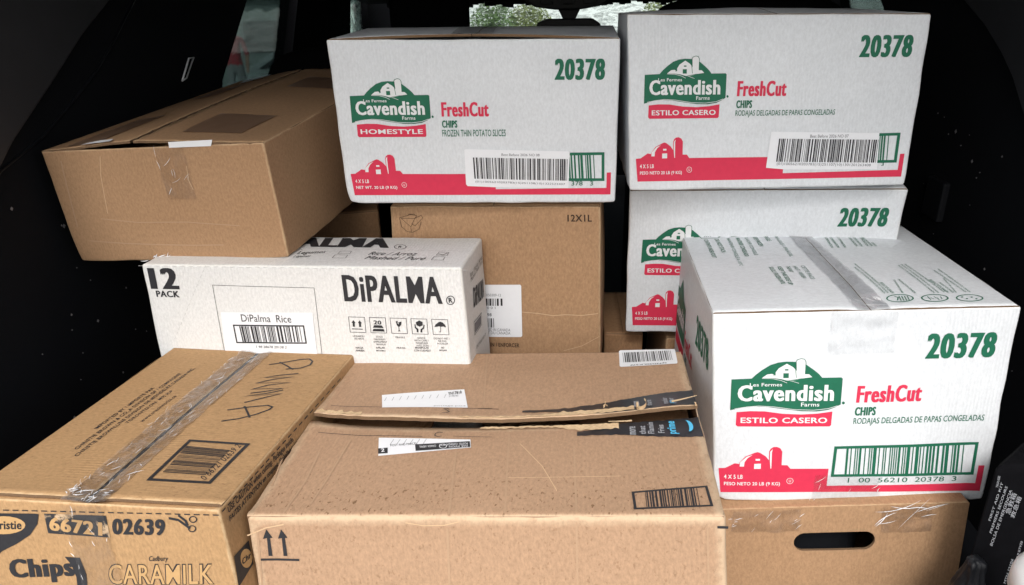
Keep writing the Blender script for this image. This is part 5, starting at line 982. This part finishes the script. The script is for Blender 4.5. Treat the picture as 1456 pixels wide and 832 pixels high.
flaps_lr(D_, eD, 'white_board', seam=.52, v0=.010)
sheet(D_, eD, 'packing_tape', 'white_tape', 'T', [(.475, .0), (.585, .0), (.535, 1), (.445, 1)], .0022, .003, 8, 40, 3)
sheet(D_, eD, 'packing_tape', 'clear_tape', 'F', [(.38, .79), (.60, .80), (.605, 1.0), (.385, 1.0)], .0012, .003, 12, 10, 5)
sheet(D_, eD, 'packing_tape', 'clear_tape', 'F', [(.36, .005), (.62, .005), (.60, .14), (.37, .16)], .0016, .003, 12, 10, 6)
wrinkle_glints(D_, eD, 'F', [(.38, .80), (.60, .80), (.605, .99), (.385, .99)], 9, .014, .00025, 2, 1.2, off=.0022)
wrinkle_glints(D_, eD, 'F', [(.36, .01), (.62, .01), (.60, .14), (.37, .14)], 8, .016, .0003, 4, .9, off=.0026)
wrinkle_glints(D_, eD, 'T', [(.475, .0), (.585, .0), (.56, .10), (.465, .10)], 14, .014, .0005, 6, off=.0042)
ART = ALLD
# ================================================================== brown lidded box, upper left
def liftE(u, v):
    t = u / .43 if u < .43 else (1 - u) / .57
    return (.009 + .007 * v) * sstep(t * .98)
E_, eE = carton('brown_box', 'E', 'plain brown box with dark tape patches on top, lying on the DiPALMA case', 'kraft', lift=liftE, bulge=.003, seed=5)
body(E_, eE, 'kraft')
slab(E_, eE, 'top_flap', 'kraft', 0, .420, .002, .99, .0035, uvrot=True, hinge='L', jit=.0028)
slab(E_, eE, 'top_flap', 'kraft', .442, 1, .002, .99, .0035, uvrot=True, hinge='R', jit=.0028)
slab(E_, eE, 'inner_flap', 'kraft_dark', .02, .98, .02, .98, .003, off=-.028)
for q in ([(.10, .02), (.25, .02), (.25, .32), (.10, .32)], [(.58, .08), (.84, .08), (.84, .27), (.58, .27)], [(.06, .62), (.22, .62), (.22, .80), (.06, .80)], [(.60, .64), (.90, .64), (.90, .82), (.60, .82)]):
    sheet(E_, eE, 'dark_tape', 'tape_brown', 'T', q, .0012, .0015, 16, 6, q[0][0] * 9)
sheet(E_, eE, 'clear_tape_strip', 'clear_tape', 'F', [(.53, .55), (.66, .55), (.66, .99), (.53, .99)], .0014, .003, 8, 12, 2)
sheet(E_, eE, 'paper_scrap', 'label', 'T', [(.10, .88), (.24, .93), (.22, .99), (.06, .97)], .002, .002, 6, 4, 2)
sheet(E_, eE, 'paper_scrap', 'label', 'T', [(.20, .0), (.34, .0), (.32, .025), (.22, .02)], .0025, .002, 6, 4, 4)
wrinkle_glints(E_, eE, 'F', [(.53, .55), (.66, .55), (.66, .99), (.53, .99)], 9, .016, .0003, 2, 1.2, off=.0026)
wrinkle_glints(E_, eE, 'F', [(.28, .0), (.44, .0), (.44, .05), (.28, .05)], 8, .02, .0007, 3, .6, off=.002)
prints(E_, eE, 'E')
# ================================================================== white case
F_, eF = carton('food_case', 'F', 'long white twelve pack case printed DiPALMA, under a plain brown box', 'white_board_plain', seed=6, bulge=.002)
body(F_, eF, 'white_board_plain', skip=())
prints(F_, eF, 'F')
# ================================================================== tall brown box in the middle
G_, eG = carton('brown_box', 'G', 'tall brown box marked 12X1L standing in the middle beneath the HOMESTYLE carton', 'kraft', seed=7, bulge=.002)
body(G_, eG, 'kraft'); flaps_lr(G_, eG, 'kraft')
prints(G_, eG, 'G')
# ================================================================== long biscuit case, front left
def stI(f, u, v): return .75 * (noise.noise(Vector((u * 5, v * 5, 3))) > -.1) * (.55 if f == 'T' else .25)
def liftI(u, v): return .002 * math.exp(-((v) / .05) ** 2) - .003 * math.exp(-((u - .49) / .05) ** 2)
I_, eI = carton('food_case', 'I', 'long brown CARAMILK case at front left with clear tape and marker writing on top', 'kraft_warm', seed=8, bulge=.003, lift=liftI)
body(I_, eI, 'kraft_warm', stainf=stI)
slab(I_, eI, 'top_flap', 'kraft_warm', 0, .478, .018, .99, .0035, uvrot=True, hinge='L', stainf=stI); slab(I_, eI, 'top_flap', 'kraft_warm', .494, 1, .018, .99, .0035, uvrot=True, hinge='R', stainf=stI)
slab(I_, eI, 'inner_flap', 'kraft_warm', .01, .99, .006, .99, .003, off=-.006)
slab(I_, eI, 'seam_shade', 'tape_black', .4775, .4945, .03, .995, .002, off=-.001)  # black strip paints the shade in the gap between the flaps
sheet(I_, eI, 'packing_tape', 'clear_tape_milky', 'T', [(.40, .0), (.57, .0), (.57, 1.), (.40, 1.)], .0016, .004, 10, 60, 4)
sheet(I_, eI, 'packing_tape', 'white_tape', 'T', [(.41, -.005), (.56, -.005), (.57, .05), (.40, .045)], .0026, .004, 14, 8, 5)
sheet(I_, eI, 'packing_tape', 'clear_tape', 'F', [(.40, .70), (.56, .70), (.56, .995), (.40, .995)], .0026, .003, 12, 16, 6)
wrinkle_glints(I_, eI, 'T', [(.40, .0), (.57, .0), (.57, 1.), (.40, 1.)], 70, .016, .00028, 2, 1.57)
wrinkle_glints(I_, eI, 'T', [(.41, .0), (.56, .0), (.56, .05), (.41, .05)], 26, .010, .00045, 3, off=.0042)
wrinkle_glints(I_, eI, 'F', [(.40, .75), (.56, .75), (.56, .99), (.40, .99)], 8, .012, .0003, 5, 1.57, off=.0036)
prints(I_, eI, 'I', extra_off=.0)
# ================================================================== big delivery box, front centre
def seamJ(u): return .442 + .058 * abs(2 * u - 1) ** 2.4
def liftJ(u, v):
    g = v - seamJ(u)
    if g >= 0: return math.exp(-g / .16) * (.007 + .002 * math.sin(u * 9) + .007 * sstep((u - .72) / .26))
    return -.003 * math.exp(g / .12) * math.sin(math.pi * u)
def stJ(f, u, v):
    if f == 'T': return max(0, min(1, (.30 - v) / .2)) * .8 + .2 * (v < .12) + .05
    return .42
J_, eJ = carton('delivery_box', 'J', 'big worn brown delivery box, front middle, with torn black tape on its top', 'kraft_pink', seed=9, bulge=.004, r=.006, ew=.017, lift=liftJ)
body(J_, eJ, 'kraft_pink', stainf=stJ)
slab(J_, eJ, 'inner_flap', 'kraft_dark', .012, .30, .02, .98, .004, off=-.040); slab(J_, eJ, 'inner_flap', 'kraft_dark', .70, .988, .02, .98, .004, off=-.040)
slab(J_, eJ, 'packed_item', 'red', .36, .66, .30, .70, .004, off=-.075)
slab(J_, eJ, 'top_flap', 'kraft_pink', .004, .996, 0, .452, .005, hinge='F', stainf=stJ, warp=lambda u, v: v * (seamJ(u) - .004) / .452, jit=.0014)
slab(J_, eJ, 'top_flap', 'kraft_pink', .006, .994, .46, 1, .005, hinge='B', stainf=stJ, warp=lambda u, v: 1 - (1 - v) * (1 - seamJ(u) - .016 + .006 * sstep((u - .7) * 4)) / .54, jit=.0014)
# torn black tape along the right half of the seam, on both flaps
def strip2(name, mat, lo, hi, u0, u1, n, off, seed, parent=eJ, rag=.006):
    vs = []; fs = []
    for i in range(n + 1):
        u = u0 + (u1 - u0) * i / n; a, b = lo(u), hi(u)
        for k in range(5):
            v = a + (b - a) * k / 4
            if k in (0, 4): v += rag * noise.noise(Vector((u * 70, k * 3, seed)))
            sj = seamJ(u); v = max(sj + .0175 - .006 * sstep((u - .7) * 4), v) if (a + b) / 2 > sj else min(sj - .006, v)
            vs.append(J_.P('T', u, v, off + .0008 * noise.noise(Vector((u * 30, v * 30, seed)))))
    for i in range(n):
        for k in range(4): a = i * 5 + k; fs.append([a, a + 5, a + 6, a + 1])
    return meshobj(name, vs, fs, mat, parent)
T1 = strip2('black_tape', 'tape_black', lambda u: seamJ(u) + .014 + .04 * sstep((.80 - u) * 5), lambda u: seamJ(u) + .070 + .075 * sstep((u - .6) * 2.5), .56, .995, 70, .0012, 1)
T2 = strip2('black_tape', 'tape_black', lambda u: seamJ(u) - .075 - .045 * sstep((u - .75) * 4), lambda u: seamJ(u) - .008 - .04 * (1 - sstep((u - .70) * 7)), .70, .995, 60, .0012, 2)
strip2('torn_paper', 'torn_paper', lambda u: seamJ(u) + .018, lambda u: seamJ(u) + .026 + .022 * sstep(math.sin(u * 9 + 1) * 1.2), .40, .84, 160, .0017, 3, rag=.012)
strip2('torn_paper', 'torn_paper', lambda u: seamJ(u) - .020 - .022 * sstep(math.sin(u * 10) * 1.2), lambda u: seamJ(u) - .006, .46, .80, 160, .0017, 4, rag=.012)
strip2('torn_paper', 'torn_paper', lambda u: seamJ(u) + .018, lambda u: seamJ(u) + .040, .01, .14, 24, .0012, 6, rag=.02)
def tapetext(t, u0, v0, du, dv, mat, tp, bold=.02):
    rv, fs = text2d(t, bold, 0)      # reads along the depth of the box
    return meshobj('tape_print', [J_.P('T', u0 + du * (1 - b), v0 + dv * a, .0026 + i * .00004) for a, b, i in rv], fs, mat, tp, smooth=False)
for k, (t, u, l) in enumerate([('more', .825, .026), ('that', .848, .026), ('Flamin', .868, .036), ('Fries', .892, .026)]): tapetext(t, u, seamJ(u) - .088, .015, l * 1.9, 'bag_print', T2)
for k, (t, u, l) in enumerate([('amazon', .84, .03), ('share', .87, .03), ('reader', .91, .034), ('your', .93, .03)]): tapetext(t, u, seamJ(u) + .03, .014, l * 1.7, 'bag_print', T1)
tapetext('prime', .915, seamJ(.93) - .10, .026, .075, 'cyan', T2, .03)
sm = [(.962 + .010 * math.sin(a), seamJ(.955) - .058 + .034 * math.cos(a)) for a in [x * .28 for x in range(11)]]
vs = []; fs = []
for i, (u, v) in enumerate(sm):
    w = .004 * math.sin(math.pi * (i + .3) / 11) + .001; vs += [J_.P('T', u - w, v, .0026), J_.P('T', u + w, v, .0026)]
for i in range(10): fs.append([2 * i, 2 * i + 1, 2 * i + 3, 2 * i + 2])
meshobj('tape_arrow', vs, fs, 'cyan', T2, smooth=False)
tapetext('prime', .925, seamJ(.93) + .028, .018, .03, 'cyan', T1, .03)
# curled shreds of torn liner
def curl(u, v, r, l, turns, w, seed):
    vs = []; fs = []; c = J_.P('T', u, v, .002); a = (J_.P('T', u + .02, v, .002) - c).normalized(); n_ = J_.n['T']; b = n_.cross(a)
    for i in range(22):
        t = i / 21; an = t * turns * 2 * math.pi; rr = r * (.35 + .65 * t)
        q = c + a * (l * t + rr * math.cos(an)) + n_ * (rr * math.sin(an) + r * .6) + b * (.010 * t * math.sin(seed))
        for s in (-1, 1): vs.append(q + b * s * w * (1 - .6 * t) / 2)
    for i in range(21): fs.append([2 * i, 2 * i + 1, 2 * i + 3, 2 * i + 2])
    return meshobj('torn_shred', vs, fs, 'torn_paper', eJ)
curl(.845, seamJ(.845) + .005, .006, .008, 1.2, .016, 1); curl(.76, seamJ(.76) + .045, .006, .012, .6, .008, 2.2); curl(.985, seamJ(.985) - .0, .005, .01, .5, .02, 3); curl(.83, seamJ(.83) - .01, .004, -.03, .15, .004, 4); curl(.93, seamJ(.93) + .035, .004, .03, .12, .004, 1)
prints(J_, eJ, 'J')
# ================================================================== box with hand hole, under the front white carton
K_, eK = carton('brown_box', 'K', 'brown box with an oval hand hole, below the front white carton', 'kraft', seed=11, bulge=.001)
body(K_, eK, 'kraft', skip=('F',))
U0, U1, V0, V1 = .385, .682, .735, .845
hole = []
cu, cv = (U0 + U1) / 2, (V0 + V1) / 2; W_, H_ = K_.fd['F']; hr = (V1 - V0) / 2 * H_; hl = (U1 - U0) / 2 * W_ - hr
for i in range(40):
    a = 2 * math.pi * i / 40; x = hr * math.cos(a) + (hl if math.cos(a) > 1e-6 else -hl if math.cos(a) < -1e-6 else 0); hole.append((cu + x / W_, cv + hr * math.sin(a) / H_))
def sq(q):
    dx, dy = q[0] - cu, q[1] - cv; k = min((.999 - cu if dx > 0 else cu - .001) / max(abs(dx), 1e-6), (.999 - cv if dy > 0 else cv - .001) / max(abs(dy), 1e-6)); return (cu + dx * k, cv + dy * k)
outer = []
for i in range(40):
    q = sq(hole[i]); outer.append(q)
for c_ in ((.001, .001), (.999, .001), (.999, .999), (.001, .999)):
    i = min(range(40), key=lambda i: (outer[i][0] - c_[0]) ** 2 + (outer[i][1] - c_[1]) ** 2); outer[i] = c_
vs = []; fs = []; uvs = []; rings = 9
for o_ in (0, -.004):
    for k in range(rings + 1):
        t = (k / rings) ** 1.5
        for i in range(40):
            u = hole[i][0] * (1 - t) + outer[i][0] * t; v = hole[i][1] * (1 - t) + outer[i][1] * t; vs.append(K_.P('F', u, v, o_)); uvs.append((u * W_, v * H_))
nn = (rings + 1) * 40; F2 = []; MI = []
for s in (0, 1):
    for k in range(rings):
        for i in range(40): a = s * nn + k * 40 + i; b2 = s * nn + k * 40 + (i + 1) % 40; F2.append([a, a + 40, b2 + 40, b2]); MI.append(0)
for i in range(40): F2.append([i, (i + 1) % 40, nn + (i + 1) % 40, nn + i]); MI.append(1)
meshobj('front_panel', vs, F2, ['kraft', 'cut_edge'], eK, uvs=[[uvs[i] for i in f] for f in F2], mi=MI, attrs={'edge': [0.] * len(vs), 'stain': [0.] * len(vs)}, smooth=False)
sheet(K_, eK, 'clear_tape_strip', 'clear_tape', 'F', [(.15, .86), (.40, .86), (.40, .99), (.15, .99)], .0014, .004, 12, 8, 1)
sheet(K_, eK, 'clear_tape_strip', 'clear_tape', 'F', [(.70, .84), (.88, .84), (.87, .99), (.69, .99)], .0014, .004, 12, 8, 3)
wrinkle_glints(K_, eK, 'F', [(.70, .86), (.87, .86), (.87, .98), (.70, .98)], 6, .050, .0005, 5, .38, off=.002)
wrinkle_glints(K_, eK, 'F', [(.69, .98), (.88, .98), (.88, .985), (.69, .985)], 4, .035, .0005, 6, .0, off=.002)
wrinkle_glints(K_, eK, 'F', [(.15, .86), (.40, .86), (.40, .98), (.15, .98)], 14, .014, .0003, 7, .6, off=.002)
# nested round lids seen through the hand hole
hc = K_.P('F', cu, cv, -.05)
lid = empty('stacked_lids', (hc.x, hc.y + .09, hc.z - .12), 'dark nested round lids seen through the hand hole of the brown box', 'lids')
for i in range(3):
    r = .085 - i * .004; z0 = hc.z - .014 + i * .009; pts = [(hc.x + r * math.cos(a), hc.y + .075 + r * math.sin(a), z0) for a in [x * math.pi / 16 for x in range(33)]]
    tube('lid_rim', pts, .0022, 'grey', lid)
prism('lid_stack', [(hc.x + .082 * math.cos(a), hc.y + .075 + .082 * math.sin(a)) for a in [x * math.pi / 16 for x in range(32)]], 'z', .02, hc.z - .012, 'trim_black', lid, base=None)
# ================================================================== boxes half hidden at the back
def plain(name, lo, hi, label, mat, yaw=0., seed=0):
    cx, cy = (lo[0] + hi[0]) / 2, (lo[1] + hi[1]) / 2
    def rt(x, y): dx, dy = x - cx, y - cy; return (cx + dx * math.cos(yaw) - dy * math.sin(yaw), cy + dx * math.sin(yaw) + dy * math.cos(yaw))
    CORNERS[name + str(seed)] = {k: (*rt(hi[0] if x else lo[0], hi[1] if y else lo[1]), hi[2] if z else lo[2]) for k, (x, y, z) in KK.items()}
    B, e = carton(name, name + str(seed), label, mat, seed=seed, bulge=.002)
    body(B, e, mat); flaps_lr(B, e, mat)
    return B, e
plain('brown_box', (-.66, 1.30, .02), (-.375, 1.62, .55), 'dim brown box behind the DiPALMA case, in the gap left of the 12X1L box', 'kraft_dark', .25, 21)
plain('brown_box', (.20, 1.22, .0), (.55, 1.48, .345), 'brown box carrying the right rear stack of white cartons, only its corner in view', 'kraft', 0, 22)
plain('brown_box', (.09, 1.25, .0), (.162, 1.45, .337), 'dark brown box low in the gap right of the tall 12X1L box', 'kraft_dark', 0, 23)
plain('brown_box', (-.58, 1.02, .0), (-.16, 1.09, .235), 'brown box beneath the DiPALMA case, hidden behind the front boxes', 'kraft', -.12, 24)
plain('brown_box', (-.24, 1.16, .0), (.06, 1.34, .27), 'brown box beneath the tall 12X1L box, hidden behind the front boxes', 'kraft', -.09, 25)
# ================================================================== first aid bag, right
bag = empty('first_aid_bag', (.61, .775, 0), 'black first aid kit bag with white printed words, at the right edge', 'bag')
prism('bag_body', [(.511, .742), (.70, .742), (.72, .806), (.585, .806)], 'z', .0, .425, 'bag_black', bag, .010)
tube('bag_handle', [(.55, .775, .405), (.56, .77, .42), (.60, .768, .428), (.63, .768, .42), (.65, .775, .405)], .007, 'bag_black', bag)
def bagtext(t, O, X, Y, bold=.0):
    rv, fs = text2d(t, bold, 0); O, X, Y = Vector(O), Vector(X), Vector(Y)
    return meshobj('bag_lettering', [O + (X - O) * a + (Y - O) * b - Vector((0, i * .00005, 0)) for a, b, i in rv], fs, 'bag_print', bag, smooth=False)
for t_, O_, X_, Y_ in (('FIRST AID KIT', (0.5243, 0.3445), (0.526, 0.4011), (0.5215, 0.3458)), ('TROUSSE', (0.5216, 0.3937), (0.5203, 0.4105), (0.5189, 0.3947)), ('PREMIERS SECOURS', (0.53, 0.3254), (0.5322, 0.3953), (0.527, 0.3273)),
    ('BOLSA DE EMERGENCIA', (0.5353, 0.306), (0.5387, 0.3903), (0.5319, 0.3079)), ('急救箱', (0.5444, 0.3546), (0.5453, 0.3852), (0.538, 0.3571)), ('救急箱', (0.5508, 0.3488), (0.552, 0.3801), (0.5451, 0.3519)),
    ('MTN 13104', (0.5653, 0.2464), (0.5656, 0.2857), (0.5622, 0.2477)), ('535 P BTV20', (0.5708, 0.2816), (0.5693, 0.3141), (0.568, 0.2829))):
    bagtext(t_, *[(q_[0], .7405, q_[1]) for q_ in (O_, X_, Y_)])
# crumpled black plastic bag low beside the box
cb = empty('plastic_bag', (.51, .73, .0), 'crumpled black plastic bag low between the hand hole box and the first aid bag', 'bag')
vs = []; fs = []
for j in range(41):
    z = .0 + .30 * j / 40
    for i in range(48):
        a = 2 * math.pi * i / 48; p_ = Vector((math.cos(a) * 9 / 4, math.sin(a) * 9 / 4, z * 16))
        rr_ = (.024 - .014 * sstep((z - .22) / .08)) * (1 + .55 * noise.noise(p_) + .35 * abs(noise.noise(p_ * 3.1)))
        vs.append((.510 + rr_ * math.cos(a) * .95, .722 + rr_ * math.sin(a) * .8, z))
for j in range(40):
    for i in range(48): fs.append([j * 48 + i, j * 48 + (i + 1) % 48, (j + 1) * 48 + (i + 1) % 48, (j + 1) * 48 + i])
fs.append([40 * 48 + i for i in range(48)])
meshobj('bag_film', vs, fs, 'trim_black', cb)
# white round lid low in the corner
jug = empty('white_jug', (.503, .60, .01), 'white plastic jug with a rounded lid in the bottom right corner', 'jug')
def lathe(name, prof, c, mat, parent, n=40):
    vs = [(c[0] + r * math.cos(2 * math.pi * i / n), c[1] + r * math.sin(2 * math.pi * i / n), c[2] + z) for r, z in prof for i in range(n)]
    fs = [[j * n + i, j * n + (i + 1) % n, (j + 1) * n + (i + 1) % n, (j + 1) * n + i] for j in range(len(prof) - 1) for i in range(n)]
    return meshobj(name, vs, fs, mat, parent)
LIDC = (.508, .60, .380)
lathe('jug_lid', [(.001, .03), (.018, .029), (.030, .024), (.038, .014), (.040, .004), (.040, -.012), (.036, -.014)], LIDC, 'white_plastic', jug)
lathe('jug_body', [(.030, -.013), (.032, -.05), (.034, -.10), (.036, -.37), (.03, -.372)], LIDC, 'white_plastic', jug)
# ================================================================== outside, seen through the glass
def leafclump(name, c, r, n, mat, parent, seed, flatz=1.):
    rnd = random.Random(seed); vs = []; fs = []
    for i in range(n):
        d = Vector((rnd.gauss(0, 1), rnd.gauss(0, 1), rnd.gauss(0, 1))).normalized() * r * (rnd.random() ** .4); d.z *= flatz
        p = Vector(c) + d; s = r * rnd.uniform(.035, .07); a = Vector((rnd.gauss(0, 1), rnd.gauss(0, 1), rnd.gauss(0, 1))).normalized(); b = a.orthogonal().normalized()
        k = len(vs); vs += [p - a * s, p + b * s * .5, p + a * s, p - b * s * .5]; fs.append([k, k + 1, k + 2, k + 3])
    return meshobj(name, vs, fs, mat, parent, smooth=False)
flat('leaf', (.10, .16, .06), .7, .15, scale=3); flat('leaf_yellow', (.16, .19, .07), .7, .15, scale=3); flat('bark', (.10, .07, .05), .9)
flat('render_white', (.72, .74, .74), .8, .06, scale=2); flat('skin', (.50, .30, .22), .6); flat('shirt_red', (.55, .06, .08), .8); flat('trousers_grey', (.38, .40, .42), .8); flat('car_silver', (.42, .48, .50), .3, .04, spec=.6); flat('dark_glass', (.03, .04, .045), .1, spec=.8); flat('tyre', (.02, .02, .02), .8); flat('hair', (.03, .02, .015), .7)
def gz(y): return -.75 - .07 * max(0, y)
for i, (x, y, r, mt, lab) in enumerate([(-1.33, 16, .50, 'leaf', 'green bush seen through the windscreen left of the mirror'), (-.62, 17, .50, 'leaf_yellow', 'yellowish bush seen through the windscreen just left of the mirror'), (2.0, 15, .5, 'leaf_yellow', 'bush seen through the windscreen right of the mirror')]):
    t = empty('bush', (x, y, gz(y)), lab, 'bush', 'bushes ahead of the car')
    zc = .965 - .0575 * y - .12
    leafclump('foliage', (x, y, zc), r, 3200, mt, t, i)
    tube('stem', [(x, y, gz(y)), (x + .03, y, (gz(y) + zc) / 2), (x, y, zc)], [.06, .045, .02], 'bark', t)
    leafclump('foliage', (x + .1, y - .1, (gz(y) + zc) / 2 - .1), r * .8, 500, mt, t, i + 9, 1.3)
w_ = empty('white_backdrop', (4, 30, gz(30)), 'pale building added far ahead as a bright white backdrop for the windscreen', 'building')  # added pale backdrop, supplies the white brightness behind the windscreen
boxm('wall', (-3.5, 30, gz(30)), (14, 36, 4.2), 'render_white', w_)
boxm('roof', (-3.9, 29.6, 4.2), (14.4, 36.4, 4.5), 'siding', w_)
for i in range(4): wn = boxm('window', (-2 + i * 3.6, 29.93, 1.2), (-.6 + i * 3.6, 30.0, 2.5), 'dark_glass', w_)
g_ = empty('grey_building', (-13, 24, gz(24)), 'grey sided building seen through the left rear door window', 'building')
boxm('wall', (-22, 24, gz(24)), (-4.6, 30, .40), 'siding', g_)
boxm('upper_wall', (-22, 24.3, .40), (-4.6, 30, 3.6), 'render_white', g_)
boxm('fascia', (-22.2, 23.8, .34), (-4.5, 24.35, .50), 'render_white', g_)
boxm('door', (-8.0, 23.95, gz(24)), (-7.1, 24.0, gz(24) + 2.05), 'render_white', g_)
for x in (-12, -9.8): fr = boxm('window', (x, 23.93, -1.2), (x + 1.2, 24.0, -.3), 'dark_glass', g_)
boxm('wall_lamp', (-7.62, 23.80, -.25), (-7.5, 23.98, -.02), 'trim_black', g_)
# parked silver car
pc = empty('parked_car', (-5.4, 19, gz(19)), 'pale silver car parked outside, seen through the left rear door window', 'car')
z0 = gz(19)
prism('body', [(-7.9, z0 + .35), (-3.6, z0 + .35), (-3.6, z0 + .85), (-4.3, z0 + 1.0), (-5.0, z0 + 1.42), (-6.7, z0 + 1.45), (-7.5, z0 + 1.0), (-7.95, z0 + .9)], 'y', 18.2, 19.9, 'car_silver', pc, .06)
for q in ([(-5.75, z0 + 1.0), (-4.6, z0 + 1.0), (-5.1, z0 + 1.34), (-5.75, z0 + 1.36)], [(-7.2, z0 + 1.0), (-5.85, z0 + 1.0), (-5.85, z0 + 1.36), (-6.6, z0 + 1.37)]): prism('window', q, 'y', 18.17, 18.22, 'dark_glass', pc)
for x in (-7.1, -4.5): prism('wheel', [(x + .32 * math.cos(a), z0 + .33 + .32 * math.sin(a)) for a in [k * math.pi / 12 for k in range(24)]], 'y', 18.12, 18.4, 'tyre', pc)
# person in a red shirt
def figure(loc, s=1.):
    x, y, z = loc; e = empty('person', loc, 'person in a red shirt and grey trousers, outside the left rear door window', 'person')
    J = {'pel': (0, 0, .95), 'wa': (0, 0, 1.10), 'ch': (0, -.02, 1.35), 'nk': (0, 0, 1.50), 'hd': (0, -.02, 1.58), 'ht': (0, -.02, 1.72), 'sl': (-.19, 0, 1.43), 'el': (-.25, .02, 1.16), 'wl': (-.23, -.10, .95), 'hl': (-.22, -.15, .86), 'sr': (.19, 0, 1.43), 'er': (.25, .03, 1.16), 'wr': (.25, -.04, .92), 'hr': (.25, -.06, .83), 'pl': (-.09, 0, .90), 'kl': (-.10, -.10, .50), 'al': (-.10, .02, .09), 'tl': (-.10, -.16, .03), 'p2': (.09, 0, .90), 'k2': (.10, .06, .50), 'a2': (.10, .18, .10), 't2': (.10, .02, .03)}
    rad = {'pel': .14, 'wa': .12, 'ch': .145, 'nk': .055, 'hd': .085, 'ht': .075, 'sl': .06, 'el': .042, 'wl': .03, 'hl': .03, 'sr': .06, 'er': .042, 'wr': .03, 'hr': .03, 'pl': .09, 'kl': .062, 'al': .042, 'tl': .035, 'p2': .09, 'k2': .062, 'a2': .042, 't2': .035}
    E = [('pel', 'wa'), ('wa', 'ch'), ('ch', 'nk'), ('nk', 'hd'), ('hd', 'ht'), ('ch', 'sl'), ('sl', 'el'), ('el', 'wl'), ('wl', 'hl'), ('ch', 'sr'), ('sr', 'er'), ('er', 'wr'), ('wr', 'hr'), ('pel', 'pl'), ('pl', 'kl'), ('kl', 'al'), ('al', 'tl'), ('pel', 'p2'), ('p2', 'k2'), ('k2', 'a2'), ('a2', 't2')]
    ks = list(J); me = bpy.data.meshes.new('body'); me.from_pydata([tuple(c * s for c in J[k]) for k in ks], [(ks.index(a), ks.index(b)) for a, b in E], [])
    o = bpy.data.objects.new('body', me); link(o, e); md = o.modifiers.new('s', 'SKIN')
    for i, k in enumerate(ks): me.skin_vertices[0].data[i].radius = (rad[k] * s,) * 2; me.skin_vertices[0].data[i].use_root = k == 'pel'
    sb = o.modifiers.new('d', 'SUBSURF'); sb.levels = 2; sb.render_levels = 2
    bpy.context.view_layer.update(); dg = bpy.context.evaluated_depsgraph_get(); m2 = bpy.data.meshes.new_from_object(o.evaluated_get(dg)); o.modifiers.clear(); o.data = m2
    m2.materials.clear()
    for k in ('skin', 'shirt_red', 'trousers_grey', 'hair'): m2.materials.append(MAT[k])
    for p_ in m2.polygons:
        c = p_.center / s; p_.use_smooth = True; arm = abs(c.x) > .17
        p_.material_index = 3 if (c.z > 1.64 or (c.z > 1.55 and c.y > .02)) else 0 if (c.z > 1.49 or (arm and c.z < 1.15)) else 1 if (c.z > .98 or arm) else 2
    return e
# rays through the door window give the stand point
figure((-6.85, 16.0, gz(16.0)), 1.15)
